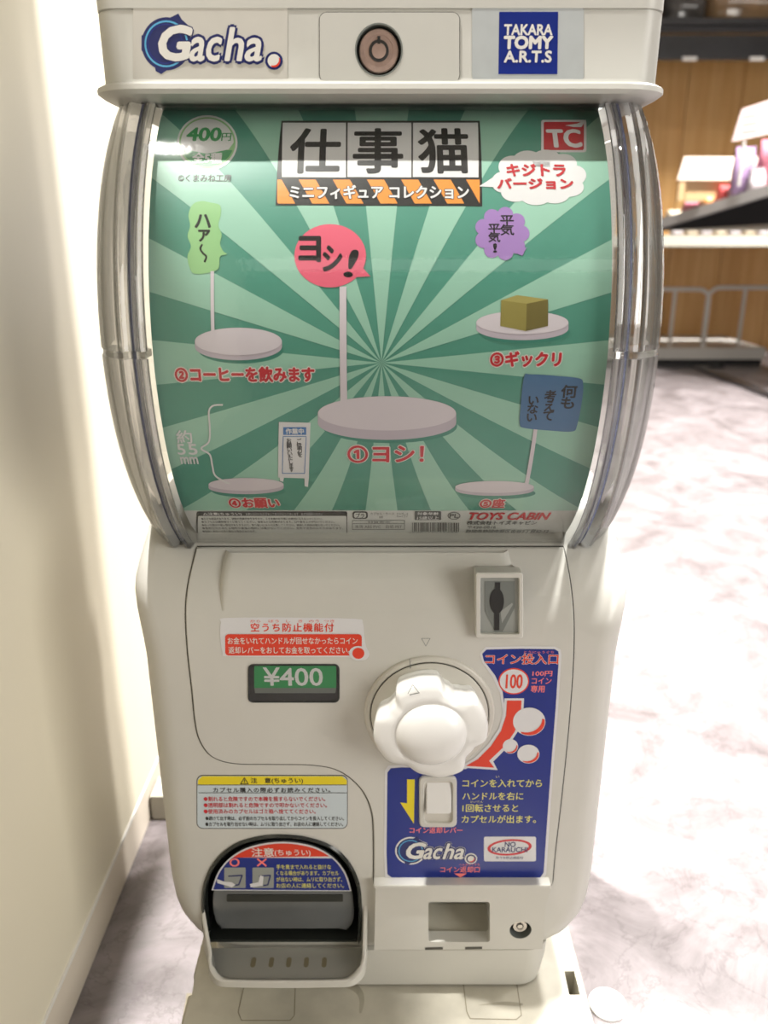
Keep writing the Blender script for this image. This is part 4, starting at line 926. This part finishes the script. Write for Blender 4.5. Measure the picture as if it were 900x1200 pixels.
pp('barcode', bars, o1, 'dgrey'); pt_('4589611663092', (478, 623.3, 536, 626), 'dgrey', o1)
pp('pl_mark', ring_px(532, 604, 7.5, 4.4, 1.0, 0.7, 24), o1, 'dgrey'); pt_('PL', (527, 601.8, 537, 606.2), 'dgrey', o1, bold=0.12)
pt_('TOYS CABIN', (549, 600.5, 643, 608.5), 'dred', o1, bold=0.4, shear=0.15)
pt_('株式会社トイズキャビン', (547, 610, 629, 614.5), 'dgrey', o1, bold=0.12); pt_('〒420-0816', (548, 616, 581, 618.8), 'dgrey', o1, bold=0.04); pt_('静岡県静岡市葵区沓谷3丁目52-12', (546, 620, 643, 624), 'dgrey', o1, bold=0.06)
# silver maker tab under the strip
tb = obj('sheet_tab', poly_bm(Flat(0.044), [uvs(Flat(0.044), [(589, 629), (640, 627), (641, 634), (591, 638)])], 0.0), M['sil'], PO)

# ------------------------------------------------------------------ stand under the machine
stand = thing('machine_stand', 'dirty cream plastic base plate under the capsule machine', 'stand', (0, 0.05, 0))
ZS = 0.042
sb = obj('base_plate', loft([[Vector((p[0], p[1], z)) for p in rrect(-0.1625+i, -0.20+i, 0.1725-i, 0.25-i, 0.012)] for z, i in ((0.004, 0.0), (0.034, 0.0), (0.040, 0.0012), (ZS, 0.0035))]), M['stand'], stand, smooth=35)
LS = Level(ZS)
holes = [[LS.uv(*p) for p in q] for q in (((216, 1137), (229, 1137), (225, 1166), (211, 1166)), ((661, 1138), (673, 1138), (680, 1166), (667, 1166)))]
def vprism(pts, z0, z1): return loft([[Vector((p[0], p[1], z0)) for p in pts], [Vector((p[0], p[1], z1)) for p in pts]])
cutout(sb, [vprism(h, 0.015, 0.06) for h in holes])
for h in holes: obj('socket', vprism(inset(h, -0.0001), 0.0152, 0.0158), M['slotfloor'], stand)
def hbar(pts, w_): return stroke([LS.uv(*p) for p in pts], w_)
patch_uv('moulded_line', LS, hbar([(540, 1129), (547, 1186), (551, 1194), (605, 1195), (611, 1190), (602, 1129)], 0.0006)+hbar([(286, 1156), (279, 1186), (283, 1196), (340, 1196), (345, 1190), (346, 1156)], 0.0006), 0.0002, 'slotfloor', stand)
M['scuff'] = mat('scuffed_area', srgb(176, 171, 155), 0.7, noise=0.3, nscale=60)
patch_uv('scuff_mark', LS, [uvs(LS, spline([(352, 1150), (380, 1149), (412, 1151), (424, 1160), (427, 1172), (424, 1186), (421, 1186), (421, 1172), (416, 1163), (402, 1157), (378, 1156), (352, 1158)], 4)), uvs(LS, spline([(560, 1178), (590, 1174), (612, 1176), (608, 1179), (586, 1178)], 4))], 0.00015, 'scuff', stand)
lv = LS.uv(712, 1178)
fz = at_z(712, 1178, 0.0)
bm = loft([[Vector((fz.x+r*math.cos(a*math.pi/16), fz.y+r*math.sin(a*math.pi/16), z)) for a in range(32)] for r, z in ((0.0165, 0.0), (0.0165, 0.002), (0.0155, 0.003), (0.004, 0.0034))])
tag(obj('floor_disc', bm, M['knob'], None, smooth=40), 'small white disc lying on the floor right of the stand', 'disc')

# ------------------------------------------------------------------ shelving in the background
YB = 4.05
M['railm'] = mat('dark_glossy_rail', (0.018, 0.018, 0.02), 0.3, noise=0.5, nscale=9, bump=0.6, bscale=14, coat=0.5)
SHX0, SHX1 = 0.75, 3.2
shelf = thing('shelving_unit', 'wooden backed shop shelving with white shelf boards behind the machine', 'shelf', (1.6, YB, 0))
YF = at_z(800, 428, 0.0).y
def zat(py, y, px=820): return at_y(px, py, y).z
z1b = zat(425, YF); z1t = zat(408, YF)
obj('bottom_shelf', box((SHX0, YF, 0.03), (at_y(897, 415, YF).x, YF+0.6, z1t), 0.004), M['white_metal'], shelf)
obj('kick_board', box((SHX0, YF+0.02, 0.0), (at_y(897, 415, YF).x-0.01, YF+0.06, 0.03)), M['black_pl'], shelf)
YW = YF+0.6
x = SHX0; i = 0
while x < SHX1:
    w_ = 0.30; o = obj('back_plank', box((x+0.003, YW, 0.0), (x+w_, YW+0.02, 1.9), 0.002), M['wood'], shelf); x += w_+0.001
obj('plank_backing', box((SHX0, YW+0.021, 0.0), (SHX1, YW+0.03, 1.9)), M['wood'], shelf)
ym = YF+0.12
z_m0 = zat(289, ym); z_m1 = zat(276, ym)
obj('middle_shelf', box((SHX0, ym, z_m0), (SHX1, YW, z_m1), 0.003), M['backpanel'], shelf)
zt0 = zat(70, ym); zt1 = zat(38, ym)
obj('top_rail', box((SHX0, ym, zt0), (SHX1, ym+0.04, zt0+(zt1-zt0)*0.9), 0.004), M['railm'], shelf)
obj('top_shelf', box((SHX0, ym, zt1), (SHX1, YW, zt1+0.03)), M['black_pl'], shelf)
obj('top_fascia', box((SHX0, ym-0.02, zt1+0.03), (SHX1, ym, zat(22, ym))), M['railm'], shelf)
obj('side_post', box((SHX1, YF, 0), (SHX1+0.04, YW, 1.9)), M['black_pl'], shelf)
for px in (808, 887):
    p = at_y(px, 69, ym-0.005); obj('rail_clip', box((p.x-0.035, ym-0.008, zt0-0.006), (p.x+0.035, ym-0.0005, zt0+0.012)), M['white_metal'], shelf)
# wire dividers standing on the bottom shelf
def wire_frame(pxa, pxb, py_t, py_b, bars_, y):
    a = at_y(pxa, py_t, y); b = at_y(pxb, py_b, y); x0, x1 = sorted((a.x, b.x)); z0, z1 = z1t, a.z
    t = thing('wire_divider', 'x', 'divider', ((x0+x1)/2, y, z0), 'wire dividers on the bottom shelf')
    r = 0.06; pts = [(x0, z0), (x0, z1-r)]+[(x0+r-r*math.cos(math.radians(k)), z1-r+r*math.sin(math.radians(k))) for k in range(15, 90, 15)]+[(x0+r, z1), (x1-r, z1)]+[(x1-r+r*math.sin(math.radians(k)), z1-r+r*math.cos(math.radians(k))) for k in range(15, 90, 15)]+[(x1, z1-r), (x1, z0)]
    bm = bm_new(); add_tube(bm, [Vector((p[0], y, p[1])) for p in pts], 0.011, 8); bmesh.ops.recalc_face_normals(bm, faces=bm.faces)
    obj('wire_frame', bm, M['white_metal'], t, smooth=60)
    for px in bars_:
        xx = at_y(px, 380, y).x; bm = bm_new(); add_tube(bm, [Vector((xx, y, z0)), Vector((xx, y, z1))], 0.010, 8); obj('upright_bar', bm, M['white_metal'], t, smooth=60)
    return t
yd = YF+0.06
wire_frame(735, 823, 339, 415, (787,), yd)['label'] = 'white wire divider on the bottom shelf nearest the machine'
wire_frame(831, 960, 337, 415, (868, 915), yd)['label'] = 'white wire divider on the bottom shelf at right edge of the photo'
# tilted display tray in front of the wooden back, with small goods
TA = at_y(768, 258, YF-0.05); TB = at_y(935, 205, 3.0)
tt = thing('display_tray', 'white edged display table with colourful goods in front of the wooden back', 'table', ((TA.x+TB.x)/2, (TA.y+TB.y)/2, 0))
dirv = (TB-TA); back = Vector((0.25, 0.75, 0.02))
def slab(name, A, B, bk, th, m, parent): 
    d = Vector((0, 0, -th)); obj(name, loft([[A, B, B+bk, A+bk], [A+d, B+d, B+bk+d, A+bk+d]]), M[m], parent)
back = Vector((0.75, 0.05, 0.0))
slab('tray_top', TA, TB, back, 0.045, 'knob', tt)
zu = zat(264, YF)
A_, B_ = TA+Vector((0.02, 0, -0.046)), TB+Vector((0.02, 0, -0.046)); lo_z = lambda v: Vector((v.x, v.y, min(v.z-0.004, zu)))
obj('tray_underside', loft([[A_, B_, B_+back, A_+back], [lo_z(A_), lo_z(B_), lo_z(B_+back), lo_z(A_+back)]]), M['black_pl'], tt)
for fx in (0.08, 0.92):
    q = TA.lerp(TB, fx)+Vector((0.68, 0.02, 0)); obj('leg', box((q.x-0.02, q.y-0.02, 0), (q.x+0.02, q.y+0.02, q.z-0.11)), M['black_pl'], tt)
cols = {'pink goods': srgb(235, 150, 170), 'cream goods': srgb(240, 225, 200), 'red goods': srgb(225, 95, 95), 'orange goods': srgb(235, 165, 100), 'lilac goods': srgb(200, 170, 215), 'white goods': srgb(240, 232, 236)}
for k, c in cols.items(): M[k] = mat(k.replace(' ', '_'), c, 0.35, noise=0.25, nscale=30)
random.seed(11)
nm = [('cream goods', 'cream'), ('pink goods', 'pink'), ('orange goods', 'orange'), ('red goods', 'red'), ('white goods', 'white'), ('pink goods', 'rose pink'), ('lilac goods', 'lilac')]
def bag(name, c, sx, sy, sz, m, label, cat, group=None):
    # soft packet: pinched top edge, belly
    n = 8; rows = []
    for k, (w_, d_, z) in enumerate(((0.42, 0.40, 0), (0.5, 0.5, 0.12), (0.5, 0.5, 0.5), (0.46, 0.3, 0.8), (0.46, 0.06, 0.94), (0.47, 0.03, 1.0))):
        rows.append([Vector((c.x+p[0], c.y+p[1], c.z+z*sz)) for p in rrect(-w_*sx, -d_*sy, w_*sx, d_*sy, min(w_*sx, d_*sy)*0.6, 3)])
    o = obj(name, loft(rows), M[m], None, smooth=60)
    if c: me = o.data; me.transform(Matrix.Translation(-c)); o.location = c
    tag(o, label, cat, group); return o
for k in range(7):
    t_ = (0.06, 0.195, 0.33, 0.45, 0.54, 0.80, 0.92)[k]; p = TA.lerp(TB, t_)+Vector((0.055, 0.0, 0.001))
    bag('toy_packet', p, 0.07, 0.09, 0.035+0.012*k, nm[k][0], nm[k][1]+' toy packet on the display table edge, ' + ['leftmost of the row', 'second from the left', 'third from the left', 'fourth from the left', 'fifth from the left', 'sixth from the left', 'rightmost of the row'][k], 'packet', 'toy packets along the display table edge')
# signs on the display table
M['card'] = mat('pale_pink_card', srgb(240, 218, 214), 0.5, noise=0.06, nscale=12); M['cardb'] = mat('cream_card', srgb(222, 205, 188), 0.5)
ys = 3.45
a = at_y(797, 183, ys); b = at_y(893, 211, ys)
q_ = TA.lerp(TB, 0.5)
sg = thing('banner_sign', 'wide cream banner sign on beige legs above the display table', 'sign', ((a.x+b.x)/2, ys, q_.z))
obj('sign_face', loft([[Vector((a.x, ys, b.z)), Vector((b.x, ys, b.z)), Vector((b.x+0.02, ys+0.03, a.z)), Vector((a.x+0.03, ys+0.03, a.z))], [Vector((a.x, ys+0.012, b.z)), Vector((b.x, ys+0.012, b.z)), Vector((b.x+0.02, ys+0.042, a.z)), Vector((a.x+0.03, ys+0.042, a.z))]]), M['cardb'], sg)
M['beige'] = mat('beige_card', srgb(205, 175, 130), 0.5)
for xx in (a.x+0.01, b.x-0.04):
    obj('leg', box((xx, ys+0.004, q_.z+0.0), (xx+0.03, ys+0.02, b.z)), M['beige'], sg)
obj('back_card', box((a.x+0.05, ys+0.02, q_.z+0.0), (b.x-0.05, ys+0.03, b.z)), M['beige'], sg)
yp = 3.2
a = at_y(864, 128, yp); b = at_y(900, 163, yp)
ps = thing('price_card', 'pale pink price card on a white stem above the display table', 'card', ((a.x+b.x)/2, yp, TB.z))
obj('card_face', loft([[Vector((a.x-0.005, y_, b.z-0.01)), Vector((b.x+0.05, y_, b.z+0.03)), Vector((b.x+0.07, y_, a.z+0.06)), Vector((a.x+0.02, y_, a.z-0.0))] for y_ in (yp, yp+0.006)]), M['card'], ps)
SP = Flat(yp)
for k in range(3): patch('card_print', SP, [(869, 136+9*k), (888, 133+9*k), (888, 135.5+9*k), (869, 138.5+9*k)], 0.001, 'slotgrey', ps)
bm = bm_new(); c_ = at_y(872, 165, yp+0.003); add_tube(bm, [Vector((c_.x, yp+0.003, TB.z-0.03)), Vector((c_.x, yp+0.003, c_.z))], 0.008, 8); obj('stem', bm, M['white_metal'], ps, smooth=60)
# hanging goods right of the price card and packets behind the tray
for k, (px, py, w_, h_, m_, lb_) in enumerate(((868, 222, 0.09, 0.20, 'lilac goods', 'lilac soft toy packet beside the banner sign'), (898, 215, 0.10, 0.22, 'pink goods', 'pink soft toy packet at the right edge above the display table'), (884, 226, 0.07, 0.10, 'white goods', 'white packet between the lilac and pink packets'))):
    yy = 3.32-0.03*k; p = at_y(px, py, yy); t_ = TA.lerp(TB, 0.62+0.1*k); bag('toy_bag', Vector((p.x, yy, TA.lerp(TB, min(1, (TA.y-yy)/(TA.y-TB.y))).z+0.001)), w_, 0.06, h_, m_, lb_, 'packet')
# packets on the middle shelf
for k in range(7):
    px = 795+17*k; p = at_y(px, 270, ym+0.06); bag('boxed_snack', Vector((p.x, ym+0.09, z_m1+0.0005)), 0.062, 0.07, 0.06+0.012*(k % 3), 'cream goods' if k % 2 else 'white goods', ('cream' if k % 2 else 'white')+' packet on the middle shelf, '+['nearest the machine', 'second from the machine', 'third from the machine', 'middle of the row', 'third from the right', 'second from the right', 'rightmost of the row'][k], 'packet', 'pale packets on the middle shelf')
# plastic wrapped bundle on the top shelf
M['wrap'] = mat('plastic_wrap', srgb(170, 140, 105), 0.12, noise=0.4, nscale=14, coat=0.8, bump=0.9, bscale=18)
M['wrap2'] = mat('grey_plastic_wrap', srgb(90, 88, 86), 0.15, noise=0.4, nscale=14, coat=0.8, bump=0.9, bscale=18)
zt = zt1+0.0305
p = at_y(880, 10, ym+0.2); bag('wrapped_bundle', Vector((p.x, ym+0.2, zt)), 0.50, 0.28, 0.30, 'wrap', 'plastic wrapped tan bundle on the top shelf', 'bundle')
p = at_y(795, 10, ym+0.2); bag('wrapped_bundle', Vector((p.x, ym+0.2, zt)), 0.22, 0.28, 0.26, 'wrap2', 'grey plastic wrapped bundle on the top shelf beside the machine cap', 'bundle')
# low black floor edging running toward the viewer
a = at_z(818, 431); b = at_z(930, 476)
d = (b-a).normalized(); n3 = Vector((-d.y, d.x, 0))*0.03
bm = loft([[a-n3, b-n3, b+n3, a+n3], [v+Vector((0, 0, 0.012)) for v in (a-n3, b-n3, b+n3, a+n3)]])
bmesh.ops.recalc_face_normals(bm, faces=bm.faces)
e = obj('floor_edging', bm, M['black_pl'], None); tag(e, 'black edging strip on the floor in front of the shelving', 'edging')
a = at_y(735, 430, YF-0.02)
tag(obj('shelf_mat', box((SHX0, YF-0.10, 0.0), (at_z(850, 432).x, YF-0.012, 0.012)), M['black_pl']), 'dark strip on the floor along the foot of the shelving', 'strip')
